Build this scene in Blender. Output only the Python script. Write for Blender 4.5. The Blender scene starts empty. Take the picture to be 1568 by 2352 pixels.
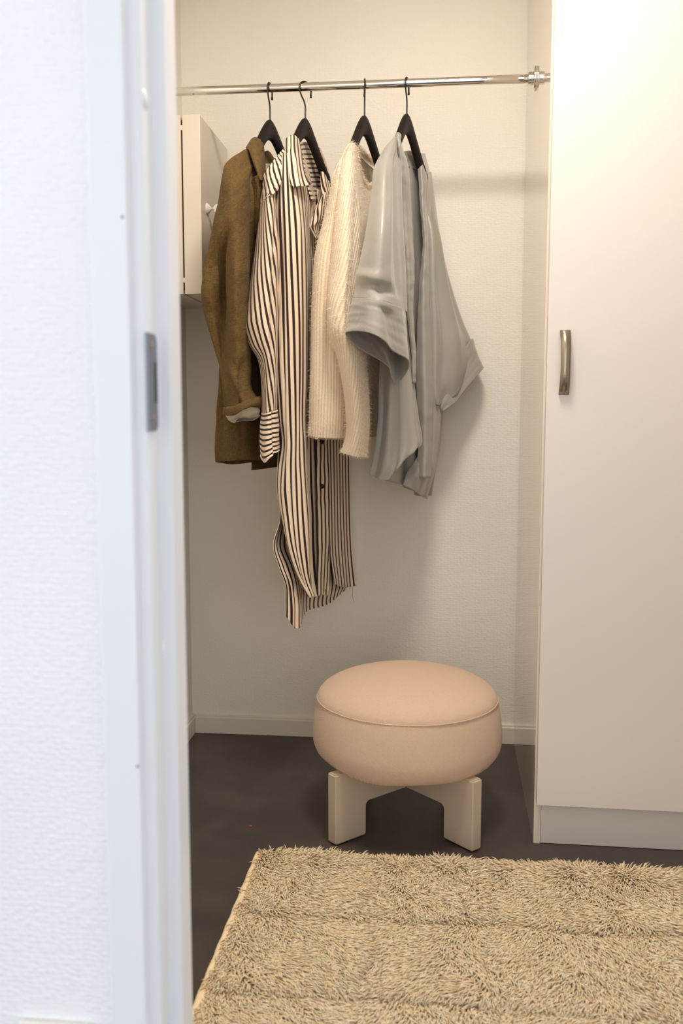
import bpy, bmesh, math, random
import numpy as np
from mathutils import Vector, Matrix

# ------------------------------------------------------------------ camera
SC = bpy.context.scene
F_PX, W_PX, H_PX = 2100.0, 1568.0, 2352.0
YAW, PITCH, CAM_H = math.radians(5.9), math.radians(6.0), 1.0
cam_d = bpy.data.cameras.new('camera')
cam_d.sensor_fit = 'VERTICAL'
cam_d.sensor_height = 36.0
cam_d.sensor_width = 24.0
cam_d.lens = F_PX / H_PX * 36.0
cam_d.clip_start = 0.02
cam_d.dof.use_dof = True
cam_d.dof.focus_distance = 2.32
cam_d.dof.aperture_fstop = 4.0
cam = bpy.data.objects.new('camera', cam_d)
SC.collection.objects.link(cam)
cam.location = (0, 0, CAM_H)
cam.rotation_euler = (math.pi / 2 - PITCH, 0, YAW)
SC.camera = cam

# ------------------------------------------------------------------ daylight, lamps, exposure
world = bpy.data.worlds.new('hall_daylight')
SC.world = world
world.use_nodes = True
world.node_tree.nodes['Background'].inputs[0].default_value = (0.885, 0.935, 1.0, 1)
world.node_tree.nodes['Background'].inputs[1].default_value = 1.95


def area_light(name, loc, target, size, size_y, power, colour, shape='RECTANGLE'):
    l = bpy.data.lights.new(name, 'AREA')
    l.shape = shape
    l.size = size
    if shape in ('RECTANGLE', 'ELLIPSE'):
        l.size_y = size_y
    l.energy = power
    l.color = colour
    o = bpy.data.objects.new(name, l)
    SC.collection.objects.link(o)
    o.location = loc
    o.rotation_euler = (Vector(target) - Vector(loc)).to_track_quat('-Z', 'Y').to_euler()
    return o


# round ceiling lamp of the closet room
area_light('ceiling_lamp_light', (0.03, 1.53, 2.42), (0.03, 1.53, 0.0), 0.34, 0.34, 23.0, (1.0, 0.895, 0.775), 'DISK').data.spread = math.radians(176)
SC.cycles.diffuse_bounces = 6
SC.view_settings.view_transform = 'Standard'
SC.view_settings.look = 'None'
SC.view_settings.exposure = 0.0
SC.view_settings.gamma = 1.0
SC.view_settings.use_curve_mapping = False

# ------------------------------------------------------------------ helpers
_cy, _sy = math.cos(YAW), math.sin(YAW)
_cp, _sp = math.cos(PITCH), math.sin(PITCH)
CAM_FWD = np.array([-_sy * _cp, _cy * _cp, -_sp])
CAM_RIGHT = np.array([_cy, _sy, 0.0])
CAM_UP = np.array([-_sy * _sp, _cy * _sp, _cp])
CAM_POS = np.array([0, 0, CAM_H])


def ray(px, py):
    return CAM_FWD + (px - W_PX / 2) / F_PX * CAM_RIGHT + (H_PX / 2 - py) / F_PX * CAM_UP


def P(px, py, Y):
    """the point of the room seen at pixel (px, py) at room depth Y"""
    d = ray(px, py)
    return CAM_POS + d * (Y / d[1])


def PZ(px, py, z):
    d = ray(px, py)
    return CAM_POS + d * ((z - CAM_H) / d[2])


COL = SC.collection
RNG = np.random.default_rng(7)


def link(o, parent=None):
    COL.objects.link(o)
    if parent is not None:
        o.parent = parent
    return o


def tag(o, label, cat, group=None):
    o['label'] = label
    o['category'] = cat
    if group:
        o['group'] = group
    return o


def thing(name, label, cat, loc=(0, 0, 0), group=None):
    o = bpy.data.objects.new(name, None)
    o.empty_display_size = 0.05
    o.location = loc
    link(o)
    return tag(o, label, cat, group)


def shift(o):
    """parts are modelled in room coordinates; take the parent's offset out"""
    if o.parent is not None:
        off = Vector((0, 0, 0))
        p = o.parent
        while p is not None:
            off += Vector(p.location)
            p = p.parent
        o.location = -off
    return o


def mesh_obj(name, verts, faces, mat, parent=None, smooth=True, uvs=None, local=False):
    me = bpy.data.meshes.new(name)
    me.from_pydata([tuple(map(float, v)) for v in verts], [], [tuple(f) for f in faces])
    if uvs is not None:
        ul = me.uv_layers.new(name='UVMap')
        li = np.empty(len(me.loops), dtype=np.int32)
        me.loops.foreach_get('vertex_index', li)
        ul.data.foreach_set('uv', np.asarray(uvs, dtype=np.float32)[li].ravel())
    if smooth:
        me.polygons.foreach_set('use_smooth', np.ones(len(me.polygons), dtype=bool))
    me.update()
    if mat is not None:
        me.materials.append(mat)
    o = bpy.data.objects.new(name, me)
    link(o, parent)
    if not local:
        shift(o)
    return o


def bm_obj(name, bm, mat, parent=None, smooth=False, local=False):
    me = bpy.data.meshes.new(name)
    bm.normal_update()
    bm.to_mesh(me)
    bm.free()
    if smooth:
        me.polygons.foreach_set('use_smooth', np.ones(len(me.polygons), dtype=bool))
    if mat is not None:
        me.materials.append(mat)
    o = bpy.data.objects.new(name, me)
    link(o, parent)
    if not local:
        shift(o)
    return o


def box_bm(lo, hi, bevel=0.0, seg=2, bm=None):
    own = bm is None
    if own:
        bm = bmesh.new()
    r = bmesh.ops.create_cube(bm, size=1.0)
    vs = r['verts']
    lo, hi = Vector(lo), Vector(hi)
    for v in vs:
        v.co = Vector([(lo[i] + hi[i]) / 2 + v.co[i] * (hi[i] - lo[i]) for i in range(3)])
    if bevel > 0:
        es = list({e for v in vs for e in v.link_edges})
        bmesh.ops.bevel(bm, geom=es, offset=bevel, segments=seg, affect='EDGES', profile=0.5)
    return bm


def box(name, lo, hi, mat, parent=None, bevel=0.0, seg=2):
    return bm_obj(name, box_bm(lo, hi, bevel, seg), mat, parent, smooth=False)


def structure(o):
    o['kind'] = 'structure'
    return o


def lathe_pts(profile, n=64):
    v, f = [], []
    for (r, z) in profile:
        for k in range(n):
            a = 2 * math.pi * k / n
            v.append((r * math.cos(a), r * math.sin(a), z))
    for i in range(len(profile) - 1):
        for k in range(n):
            k2 = (k + 1) % n
            f.append((i * n + k, i * n + k2, (i + 1) * n + k2, (i + 1) * n + k))
    return v, f


def lathe(name, profile, mat, parent, M, n=48, smooth=True):
    v, f = lathe_pts(profile, n)
    v = [tuple(M @ Vector(p)) for p in v]
    return mesh_obj(name, v, f, mat, parent, smooth)


def sweep(name, path, radii, mat, parent=None, n=10, caps=True, local=False):
    path = [Vector(p) for p in path]
    if not hasattr(radii, '__len__'):
        radii = [radii] * len(path)
    v, f = [], []
    t0 = (path[1] - path[0]).normalized()
    ref = Vector((0, 0, 1)) if abs(t0.z) < 0.9 else Vector((1, 0, 0))
    nrm = t0.cross(ref).normalized()
    for i, p in enumerate(path):
        t = (path[min(i + 1, len(path) - 1)] - path[max(i - 1, 0)]).normalized()
        nrm = (nrm - t * nrm.dot(t)).normalized()
        b = t.cross(nrm)
        for k in range(n):
            a = 2 * math.pi * k / n
            v.append(p + (nrm * math.cos(a) + b * math.sin(a)) * radii[i])
    for i in range(len(path) - 1):
        for k in range(n):
            k2 = (k + 1) % n
            f.append((i * n + k, i * n + k2, (i + 1) * n + k2, (i + 1) * n + k))
    if caps:
        f.append(tuple(range(n - 1, -1, -1)))
        m = (len(path) - 1) * n
        f.append(tuple(range(m, m + n)))
    return mesh_obj(name, v, f, mat, parent, True, local=local)


def crom(pts, m):
    """Catmull-Rom through pts, m samples in all"""
    pts = [Vector(p) for p in pts]
    out = []
    n = len(pts) - 1
    for k in range(m):
        t = k / (m - 1) * n
        i = min(int(t), n - 1)
        t -= i
        p1, p2 = pts[i], pts[i + 1]
        p0 = pts[i - 1] if i > 0 else p1 * 2 - p2
        p3 = pts[i + 2] if i + 2 <= n else p2 * 2 - p1
        out.append(0.5 * ((2 * p1) + (p2 - p0) * t + (2 * p0 - 5 * p1 + 4 * p2 - p3) * t * t + (3 * p1 - p0 - 3 * p2 + p3) * t ** 3))
    return out


# ------------------------------------------------------------------ cloth surfaces
def _basis(n, m, closed):
    """matrix that turns n control points into m Catmull-Rom samples"""
    B = np.zeros((m, n))
    seg = n if closed else n - 1
    ts = np.arange(m) / m * seg if closed else np.linspace(0, seg, m)
    for r, t in enumerate(ts):
        i = min(int(t), seg - 1)
        t = t - i
        w = (0.5 * (-t + 2 * t * t - t ** 3), 0.5 * (2 - 5 * t * t + 3 * t ** 3),
             0.5 * (t + 4 * t * t - 3 * t ** 3), 0.5 * (-t * t + t ** 3))
        for k, wk in zip((i - 1, i, i + 1, i + 2), w):
            if closed:
                B[r, k % n] += wk
            elif k < 0:
                B[r, 0] += 2 * wk
                B[r, 1] -= wk
            elif k > n - 1:
                B[r, n - 1] += 2 * wk
                B[r, n - 2] -= wk
            else:
                B[r, k] += wk
    return B


def cloth(name, rows, mat, parent, nu=60, nv=90, closed=False, folds=(), wrinkle=0.0, wfreq=(5.0, 3.0),
          shear=0.0, thick=0.0016, out=False, seed=1, swap=False, us=1.0, uoff=0.0, wavy=(), uky=1.0):
    """rows: each (py, [(px, Y[, dpy])...]) -> surface in the room; folds: (u0, u1, v0, v1, width, amp)"""
    G = []
    for r in rows:
        py, pts = r
        G.append([P(p[0], py + (p[2] if len(p) > 2 else 0), p[1]) for p in pts])
    G = np.array(G)
    Bv = _basis(G.shape[0], nv, False)
    Bu = _basis(G.shape[1], nu, closed)
    S = np.einsum('ar,rcx,bc->abx', Bv, G, Bu)
    vv = np.linspace(0, 1, nv)[:, None]
    uu = (np.arange(nu) / nu if closed else np.linspace(0, 1, nu))[None, :]
    # normals
    if closed:
        du = np.roll(S, -1, 1) - np.roll(S, 1, 1)
    else:
        du = np.gradient(S, axis=1)
    dv = np.gradient(S, axis=0)
    N = np.cross(du, dv)
    N /= np.linalg.norm(N, axis=2, keepdims=True) + 1e-9
    if closed:
        c = S.mean(axis=1, keepdims=True)
        sgn = np.sign(np.einsum('abx,abx->ab', N, S - c).sum())
        N *= sgn
    else:
        sgn = np.sign(np.einsum('abx,abx->ab', N, CAM_POS - S).sum())
        N *= sgn
    D = np.zeros((nv, nu))
    for (u0, u1, v0, v1, w, a) in folds:
        tt = np.clip((vv - v0) / max(v1 - v0, 1e-6), 0, 1)
        uc = u0 + (u1 - u0) * tt
        d = uu - uc
        if closed:
            d = (d + 0.5) % 1.0 - 0.5
        e = min(0.14, (v1 - v0) * 0.35)
        win = np.clip((vv - v0) / e, 0, 1) if v0 > 0.001 else np.ones_like(vv)
        win2 = np.clip((v1 - vv) / e, 0, 1) if v1 < 0.999 else np.ones_like(vv)
        ww = (win * win * (3 - 2 * win)) * (win2 * win2 * (3 - 2 * win2))
        D = D + a * np.exp(-(d / w) ** 2) * ww
    for (fu, ph, drift, a, v0, v1) in wavy:
        win = np.clip((vv - v0) / max(v1 - v0, 1e-6), 0, 1)
        D = D + a * win * np.sin(2 * math.pi * (fu * uu + ph + drift * vv))
    if wrinkle > 0:
        r = np.random.default_rng(seed)
        for k in range(9):
            fu = r.uniform(0.4, 1.0) * wfreq[0]
            if closed:
                fu = max(1, round(fu))
            fv = r.uniform(-1.0, 1.0) * wfreq[1]
            D = D + wrinkle / 3.0 * np.sin(2 * math.pi * (fu * uu + fv * vv) + r.uniform(0, 6.28) + 1.4 * np.sin(6.28 * fv * 0.7 * vv + r.uniform(0, 6)))
    S = S + N * D[:, :, None]
    # uv in metres
    su = np.linalg.norm(np.diff(S, axis=1) * np.array([1.0, uky, 1.0]), axis=2)
    su = np.concatenate([np.zeros((nv, 1)), np.cumsum(su, axis=1)], axis=1).mean(axis=0)
    sv = np.linalg.norm(np.diff(S, axis=0), axis=2)
    sv = np.concatenate([np.zeros((1, nu)), np.cumsum(sv, axis=0)], axis=0).mean(axis=1)
    U = np.repeat(su[None, :] * us, nv, 0) + shear * sv[:, None] + uoff
    V = np.repeat(sv[:, None], nu, 1)
    verts = S.reshape(-1, 3)
    m = nu if closed else nu - 1
    a, b = np.meshgrid(np.arange(nv - 1), np.arange(m), indexing='ij')
    b2 = (b + 1) % nu
    i0, i1, i2, i3 = a * nu + b, a * nu + b2, (a + 1) * nu + b2, (a + 1) * nu + b
    flip = sgn < 0
    Fq = np.stack([i0, i1, i2, i3] if not flip else [i0, i3, i2, i1], axis=-1).reshape(-1, 4)
    me = bpy.data.meshes.new(name)
    me.vertices.add(len(verts))
    me.vertices.foreach_set('co', verts.astype(np.float32).ravel())
    me.loops.add(Fq.size)
    me.loops.foreach_set('vertex_index', Fq.astype(np.int32).ravel())
    me.polygons.add(len(Fq))
    me.polygons.foreach_set('loop_start', np.arange(0, Fq.size, 4, dtype=np.int32))
    me.polygons.foreach_set('use_smooth', np.ones(len(Fq), dtype=bool))
    uvl = me.uv_layers.new(name='UVMap')
    uv = np.stack([V, U] if swap else [U, V], axis=-1)
    luv = uv.reshape(-1, 2)[Fq.ravel()]
    if closed:  # the seam column
        wrapmask = (b2 == 0).reshape(-1)
        luv = luv.reshape(-1, 4, 2)
        per = su[-1] * us + np.linalg.norm(S[:, 0] - S[:, -1], axis=1).mean() * us
        ix = 1 if swap else 0
        for c in range(4):
            cor = np.where(wrapmask & (Fq[:, c] % nu == 0), per, 0.0)
            luv[:, c, ix] += cor
    uvl.data.foreach_set('uv', np.asarray(luv, dtype=np.float32).ravel())
    me.update(calc_edges=True)
    me.validate()
    me.materials.append(mat)
    o = bpy.data.objects.new(name, me)
    link(o, parent)
    shift(o)
    if thick > 0:
        md = o.modifiers.new('thickness', 'SOLIDIFY')
        md.thickness = thick
        md.offset = 0
    return o


# ------------------------------------------------------------------ materials
def srgb(r, g, b):
    f = lambda c: ((c / 255) / 12.92 if c / 255 <= 0.04045 else ((c / 255 + 0.055) / 1.055) ** 2.4)
    return (f(r), f(g), f(b), 1.0)


class Mat:
    def __init__(self, name, colour, rough=0.5, metal=0.0, spec=0.5, coat=0.0, sheen=0.0):
        self.m = bpy.data.materials.new(name)
        self.m.use_nodes = True
        self.nt = self.m.node_tree
        self.b = self.nt.nodes['Principled BSDF']
        self.b.inputs['Base Color'].default_value = colour
        self.b.inputs['Roughness'].default_value = rough
        self.b.inputs['Metallic'].default_value = metal
        self.b.inputs['Specular IOR Level'].default_value = spec
        self.b.inputs['Coat Weight'].default_value = coat
        self.b.inputs['Sheen Weight'].default_value = sheen
        self.colour = colour
        self.last_h = None

    def n(self, t, **kw):
        nd = self.nt.nodes.new(t)
        for k, v in kw.items():
            setattr(nd, k, v)
        return nd

    def l(self, a, b):
        self.nt.links.new(a, b)

    def coord(self, kind='Object', scale=(1, 1, 1)):
        tc = self.n('ShaderNodeTexCoord')
        mp = self.n('ShaderNodeMapping')
        mp.inputs['Scale'].default_value = scale
        self.l(tc.outputs[kind], mp.inputs['Vector'])
        return mp.outputs['Vector']

    def noise(self, vec, scale=5, detail=3, rough=0.5, dist=0.0):
        nd = self.n('ShaderNodeTexNoise')
        nd.inputs['Scale'].default_value = scale
        nd.inputs['Detail'].default_value = detail
        nd.inputs['Roughness'].default_value = rough
        nd.inputs['Distortion'].default_value = dist
        self.l(vec, nd.inputs['Vector'])
        return nd.outputs['Fac']

    def voronoi(self, vec, scale=1.0, rnd=1.0):
        nd = self.n('ShaderNodeTexVoronoi')
        nd.inputs['Scale'].default_value = scale
        nd.inputs['Randomness'].default_value = rnd
        self.l(vec, nd.inputs['Vector'])
        return nd.outputs['Distance']

    def wave(self, vec, scale, dist=0.0, dirn='X', profile='SIN', dscale=1.0):
        nd = self.n('ShaderNodeTexWave', bands_direction=dirn, wave_profile=profile)
        nd.inputs['Scale'].default_value = scale
        nd.inputs['Distortion'].default_value = dist
        nd.inputs['Detail Scale'].default_value = dscale
        self.l(vec, nd.inputs['Vector'])
        return nd.outputs['Fac']

    def math(self, op, a, b=None, clamp=False):
        nd = self.n('ShaderNodeMath', operation=op, use_clamp=clamp)
        for i, x in enumerate((a, b)):
            if x is None:
                continue
            if hasattr(x, 'is_output'):
                self.l(x, nd.inputs[i])
            else:
                nd.inputs[i].default_value = x
        return nd.outputs[0]

    def ramp(self, fac, stops):
        nd = self.n('ShaderNodeValToRGB')
        el = nd.color_ramp.elements
        while len(el) < len(stops):
            el.new(0.5)
        for e, (p, c) in zip(el, stops):
            e.position = p
            e.color = c
        self.l(fac, nd.inputs['Fac'])
        return nd.outputs['Color']

    def base(self, out):
        self.l(out, self.b.inputs['Base Color'])
        return self

    def bump(self, h, strength=0.3, dist=0.001):
        nd = self.n('ShaderNodeBump')
        nd.inputs['Strength'].default_value = strength
        nd.inputs['Distance'].default_value = dist
        self.l(h, nd.inputs['Height'])
        if self.last_h is not None:
            self.l(self.last_h, nd.inputs['Normal'])
        self.l(nd.outputs['Normal'], self.b.inputs['Normal'])
        self.last_h = nd.outputs['Normal']
        return self


def tint(c, k):
    return (min(1, c[0] * k), min(1, c[1] * k), min(1, c[2] * k), 1)


def simple(name, colour, rough, var=0.04, vscale=6.0, bump=0.0, bscale=200.0, metal=0.0, spec=0.5, coat=0.0):
    m = Mat(name, colour, rough, metal, spec, coat)
    v = m.coord('Object')
    nz = m.noise(v, vscale, 3)
    m.base(m.ramp(nz, [(0.3, tint(colour, 1 - var)), (0.7, tint(colour, 1 + var))]))
    if bump > 0:
        m.bump(m.noise(v, bscale, 2), bump, 0.0006)
    return m


def wall_material(name, colour, axes, strength=0.5):
    m = Mat(name, colour, 0.62, spec=0.3)
    sc = [1 / 0.0095 if a == 'h' else 1 / 0.0062 if a == 'v' else 0.0 for a in axes]
    v = m.coord('Object', sc)
    d = m.voronoi(v, 1.0, 0.55)
    d2 = m.noise(m.coord('Object', sc), 1.6, 2)
    v0 = m.coord('Object')
    m.base(m.ramp(m.noise(v0, 3.0, 3), [(0.3, tint(colour, 0.975)), (0.7, tint(colour, 1.02))]))
    m.bump(m.math('SUBTRACT', m.math('MULTIPLY', d2, 0.5), d), strength, 0.0011)
    return m.m


M_WALL = wall_material('textured_wall_paint', srgb(236, 231, 221), ('h', 'h', 'v'), 0.6)
M_WALL_SIDE = wall_material('textured_wall_paint_side', srgb(236, 231, 221), ('h', 'h', 'v'), 0.5)
M_WALL_HALL = wall_material('textured_hall_paint', srgb(239, 239, 240), ('h', 'h', 'v'), 0.9)
M_CEIL = simple('ceiling_paint', srgb(238, 232, 220), 0.8).m
M_TRIM = simple('white_trim_lacquer', srgb(231, 232, 234), 0.35, 0.015, 2.0).m
M_BASE = simple('baseboard_lacquer', srgb(226, 218, 205), 0.4, 0.03, 3.0).m
M_DOORS = simple('white_wardrobe_laminate', srgb(222, 214, 208), 0.34, 0.012, 2.0, spec=0.45).m
M_GLOSS = simple('glossy_wardrobe_side', srgb(226, 214, 198), 0.07, 0.01, 2.0, spec=0.5, coat=0.35).m
M_CAB = simple('cream_cabinet_lacquer', srgb(222, 212, 196), 0.4, 0.015, 2.0).m
M_DARKGAP = simple('dark_gap', srgb(40, 32, 24), 0.8).m
M_PLASTIC = simple('white_plastic', srgb(232, 226, 216), 0.35).m
M_ORANGE = simple('orange_crumb', srgb(190, 80, 20), 0.6).m

# floor: brown-grey linoleum with soft clouds and specks
_m = Mat('brown_grey_linoleum', srgb(84, 74, 68), 0.42, spec=0.35)
_v = _m.coord('Object')
_c1 = _m.noise(_v, 5.0, 5, 0.6, 0.4)
_c2 = _m.noise(_v, 320.0, 2, 0.6)
_mix = _m.math('ADD', _m.math('MULTIPLY', _c1, 0.7), _m.math('MULTIPLY', _c2, 0.3))
_m.base(_m.ramp(_mix, [(0.32, srgb(58, 50, 47)), (0.5, srgb(69, 61, 57)), (0.68, srgb(82, 73, 68))]))
_m.bump(_c2, 0.12, 0.0006)
M_FLOOR = _m.m

# chrome and brushed steel
_m = Mat('chrome', (0.78, 0.77, 0.75, 1), 0.07, 1.0)
_m.bump(_m.noise(_m.coord('Object'), 60, 2), 0.01, 0.0005)
M_CHROME = _m.m
_m = Mat('brushed_steel', srgb(168, 156, 140), 0.3, 1.0)
_v = _m.coord('Object', (900, 900, 14))
_m.bump(_m.noise(_v, 1.0, 2), 0.08, 0.0004)
M_STEEL = _m.m
_m = Mat('dull_zinc', srgb(128, 134, 145), 0.45, 0.75)
_m.bump(_m.noise(_m.coord('Object'), 90, 3), 0.1, 0.0005)
M_ZINC = _m.m
M_SLOT = simple('dark_slot', srgb(48, 52, 62), 0.6).m

# hangers
_m = Mat('black_stained_wood', srgb(24, 18, 16), 0.55, spec=0.25)
_v = _m.coord('Object', (40, 40, 400))
_nz = _m.noise(_v, 1.0, 4, 0.6)
_m.base(_m.ramp(_nz, [(0.3, srgb(15, 10, 10)), (0.75, srgb(33, 25, 22))]))
_m.bump(_nz, 0.12, 0.0005)
M_HANGER = _m.m
M_WIRE = simple('black_metal_wire', srgb(22, 18, 18), 0.38, metal=0.0, spec=0.6).m


# cloth
def weave(m, uvs, pitch_u, pitch_v, strength, dist):
    v = m.coord('UV', (1, 1, 1))
    a = m.wave(v, 1.0 / pitch_u * 0.5, 0.6, 'X', 'SIN', 900)
    b = m.wave(v, 1.0 / pitch_v * 0.5, 0.6, 'Y', 'SIN', 900)
    m.bump(m.math('MULTIPLY', a, b), strength, dist)


_m = Mat('olive_linen', srgb(128, 96, 55), 0.85, spec=0.12, sheen=0.04)
_v = _m.coord('UV')
_a = _m.noise(_m.coord('UV', (900, 60, 1)), 1.0, 3, 0.6)
_b = _m.noise(_m.coord('UV', (60, 900, 1)), 1.0, 3, 0.6)
_w = _m.math('MULTIPLY', _m.math('ADD', _a, _b), 0.5)
_m.base(_m.ramp(_w, [(0.36, srgb(80, 61, 35)), (0.5, srgb(101, 79, 46)), (0.64, srgb(120, 97, 60))]))
_m.bump(_m.noise(_m.coord('UV', (24, 34, 1)), 1.0, 4, 0.6, 0.9), 0.6, 0.008)
_m.bump(_w, 0.5, 0.0012)
M_LINEN = _m.m
_m = Mat('pale_jacket_lining', srgb(196, 184, 164), 0.7, spec=0.25)
_m.bump(_m.noise(_m.coord('UV', (40, 30, 1)), 1.0, 3), 0.3, 0.003)
M_LINING = _m.m


def stripe_material(name):
    m = Mat(name, srgb(236, 214, 186), 0.55, spec=0.3, sheen=0.1)
    tc = m.n('ShaderNodeTexCoord')
    sp = m.n('ShaderNodeSeparateXYZ')
    m.l(tc.outputs['UV'], sp.inputs[0])
    wob = m.math('MULTIPLY', m.math('SUBTRACT', m.noise(m.coord('UV', (14, 9, 1)), 1.0, 2), 0.5), 0.0015)
    u = m.math('ADD', sp.outputs[0], wob)
    fr = m.math('FRACT', m.math('DIVIDE', u, 0.0118))
    tri = m.math('ABSOLUTE', m.math('SUBTRACT', fr, 0.5))
    m.base(m.ramp(tri, [(0.175, srgb(38, 20, 22)), (0.215, srgb(236, 214, 188)), (0.5, srgb(238, 218, 192))]))
    m.bump(m.noise(m.coord('UV', (22, 16, 1)), 1.0, 3, 0.55, 0.6), 0.25, 0.004)
    return m.m


M_STRIPE = stripe_material('cream_and_black_striped_cotton')
M_BUTTON = simple('dark_button', srgb(40, 22, 24), 0.3).m

_m = Mat('cream_mohair_knit', srgb(240, 220, 190), 0.95, spec=0.1, sheen=0.5)
_m.b.inputs['Sheen Roughness'].default_value = 0.6
_v = _m.coord('UV')
_rib = _m.wave(_v, 0.314 / 0.0078, 0.5, 'X', 'SIN', 40)
_st = _m.noise(_m.coord('UV', (380, 260, 1)), 1.0, 3, 0.7)
_cl = _m.noise(_m.coord('UV', (30, 22, 1)), 1.0, 3, 0.6)
_m.base(_m.ramp(_m.math('ADD', _m.math('MULTIPLY', _rib, 0.45), _m.math('MULTIPLY', _st, 0.55)),
                [(0.25, srgb(214, 190, 158)), (0.5, srgb(232, 213, 185)), (0.8, srgb(240, 225, 201))]))
_m.bump(_rib, 0.45, 0.002)
_m.bump(_st, 0.7, 0.002)
M_KNIT = _m.m
M_FUZZ = simple('mohair_fibres', srgb(246, 230, 204), 0.9).m

_m = Mat('silver_grey_satin', srgb(155, 151, 143), 0.38, spec=0.5, sheen=0.25)
_m.b.inputs['Anisotropic'].default_value = 0.4
_m.bump(_m.noise(_m.coord('UV', (11, 7, 1)), 1.0, 3, 0.5, 1.2), 0.35, 0.010)
_m.bump(_m.noise(_m.coord('UV', (900, 900, 1)), 1.0, 2), 0.05, 0.0004)
M_SATIN = _m.m

_m = Mat('beige_upholstery', srgb(222, 192, 166), 0.9, spec=0.12, sheen=0.2)
_v = _m.coord('Object', (1, 1, 1))
_a = _m.wave(_m.coord('Object', (1, 1, 1.35)), 150, 0.8, 'DIAGONAL', 'SIN', 400)
_n2 = _m.noise(_m.coord('Object'), 900, 2)
_m.base(_m.ramp(_m.math('ADD', _m.math('MULTIPLY', _a, 0.4), _m.math('MULTIPLY', _n2, 0.6)),
                [(0.3, srgb(202, 172, 150)), (0.7, srgb(232, 204, 178))]))
_m.bump(_a, 0.5, 0.0012)
_m.bump(_n2, 0.3, 0.0008)
M_UPHOL = _m.m
M_STOOLWOOD = simple('taupe_lacquered_wood', srgb(196, 178, 156), 0.45, 0.02, 4.0, 0.05, 300).m

_m = Mat('cream_rug_pile', srgb(236, 208, 166), 0.92, spec=0.08)
_at = _m.n('ShaderNodeAttribute', attribute_name='strand')
_m.base(_m.ramp(_at.outputs['Fac'], [(0.0, srgb(250, 226, 184)), (0.6, srgb(255, 238, 204)), (1.0, srgb(255, 246, 222))]))
_tr = _m.n('ShaderNodeBsdfTranslucent')
_tr.inputs['Color'].default_value = srgb(252, 234, 200)
_mx = _m.n('ShaderNodeMixShader')
_mx.inputs[0].default_value = 0.2
_m.l(_m.b.outputs[0], _mx.inputs[1])
_m.l(_tr.outputs[0], _mx.inputs[2])
_m.l(_mx.outputs[0], _m.nt.nodes['Material Output'].inputs['Surface'])
M_PILE = _m.m
M_RUGBASE = simple('cream_rug_backing', srgb(244, 222, 182), 0.95, 0.06, 20, 0.6, 260).m

# ------------------------------------------------------------------ room shell
Y_BACK = 2.76
X_LEFT = float(P(430, 955, Y_BACK)[0])
X_RIGHT = 1.75
Z_CEIL = 2.5
Y_DOORWALL = 0.945           # hall side of the door wall
JX = float(P(340, 955, 0.944)[0])      # jamb rebate face
JX2 = float(P(393, 955, 0.983)[0])     # door stop face
Y_JEND = 0.983 * 1.0 + 0.044
Y_DOORWALL2 = 1.025          # closet side

DOOR_R = 0.52

structure(box('floor', (-2.2, -2.6, -0.05), (2.4, Y_BACK + 0.1, 0.0), M_FLOOR))
structure(box('wall_back', (X_LEFT - 0.1, Y_BACK, 0), (X_RIGHT + 0.1, Y_BACK + 0.1, Z_CEIL), M_WALL))
structure(box('wall_left', (X_LEFT - 0.1, Y_DOORWALL2, 0), (X_LEFT, Y_BACK, Z_CEIL), M_WALL_SIDE))
structure(box('wall_right', (X_RIGHT, Y_DOORWALL2, 0), (X_RIGHT + 0.1, Y_BACK, Z_CEIL), M_WALL_SIDE))
structure(box('ceiling', (-2.2, -2.6, Z_CEIL), (2.4, Y_BACK + 0.1, Z_CEIL + 0.05), M_CEIL))
# door wall: left of the opening, right of it, above it
bm = box_bm((-2.2, Y_DOORWALL, 0), (JX - 0.03, Y_DOORWALL2, Z_CEIL))
structure(bm_obj('wall_door', bm, M_WALL_HALL))
bm = box_bm((DOOR_R + 0.03, Y_DOORWALL, 0), (2.4, Y_DOORWALL2, Z_CEIL))
box_bm((JX - 0.03, Y_DOORWALL, 2.08), (DOOR_R + 0.03, Y_DOORWALL2, Z_CEIL), bm=bm)
structure(bm_obj('wall_door_right', bm, M_WALL_HALL))

# baseboards with a narrow cap bead
bx = 0.012


def baseboard(name, lo, hi, axis):
    bm = box_bm(lo, (hi[0], hi[1], 0.052), 0.0012, 1)
    if axis == 'x':
        box_bm((lo[0], lo[1] + 0.004, 0.050), (hi[0], hi[1], 0.060), 0.002, 2, bm)
    else:
        box_bm((lo[0], lo[1], 0.050), (hi[0] - 0.004, hi[1], 0.060), 0.002, 2, bm)
    return structure(bm_obj(name, bm, M_BASE))


baseboard('baseboard_back', (X_LEFT + bx, Y_BACK - bx, 0), (0.9, Y_BACK, 0), 'x')
baseboard('baseboard_left', (X_LEFT, Y_DOORWALL2, 0), (X_LEFT + bx, Y_BACK, 0), 'y')

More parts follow.
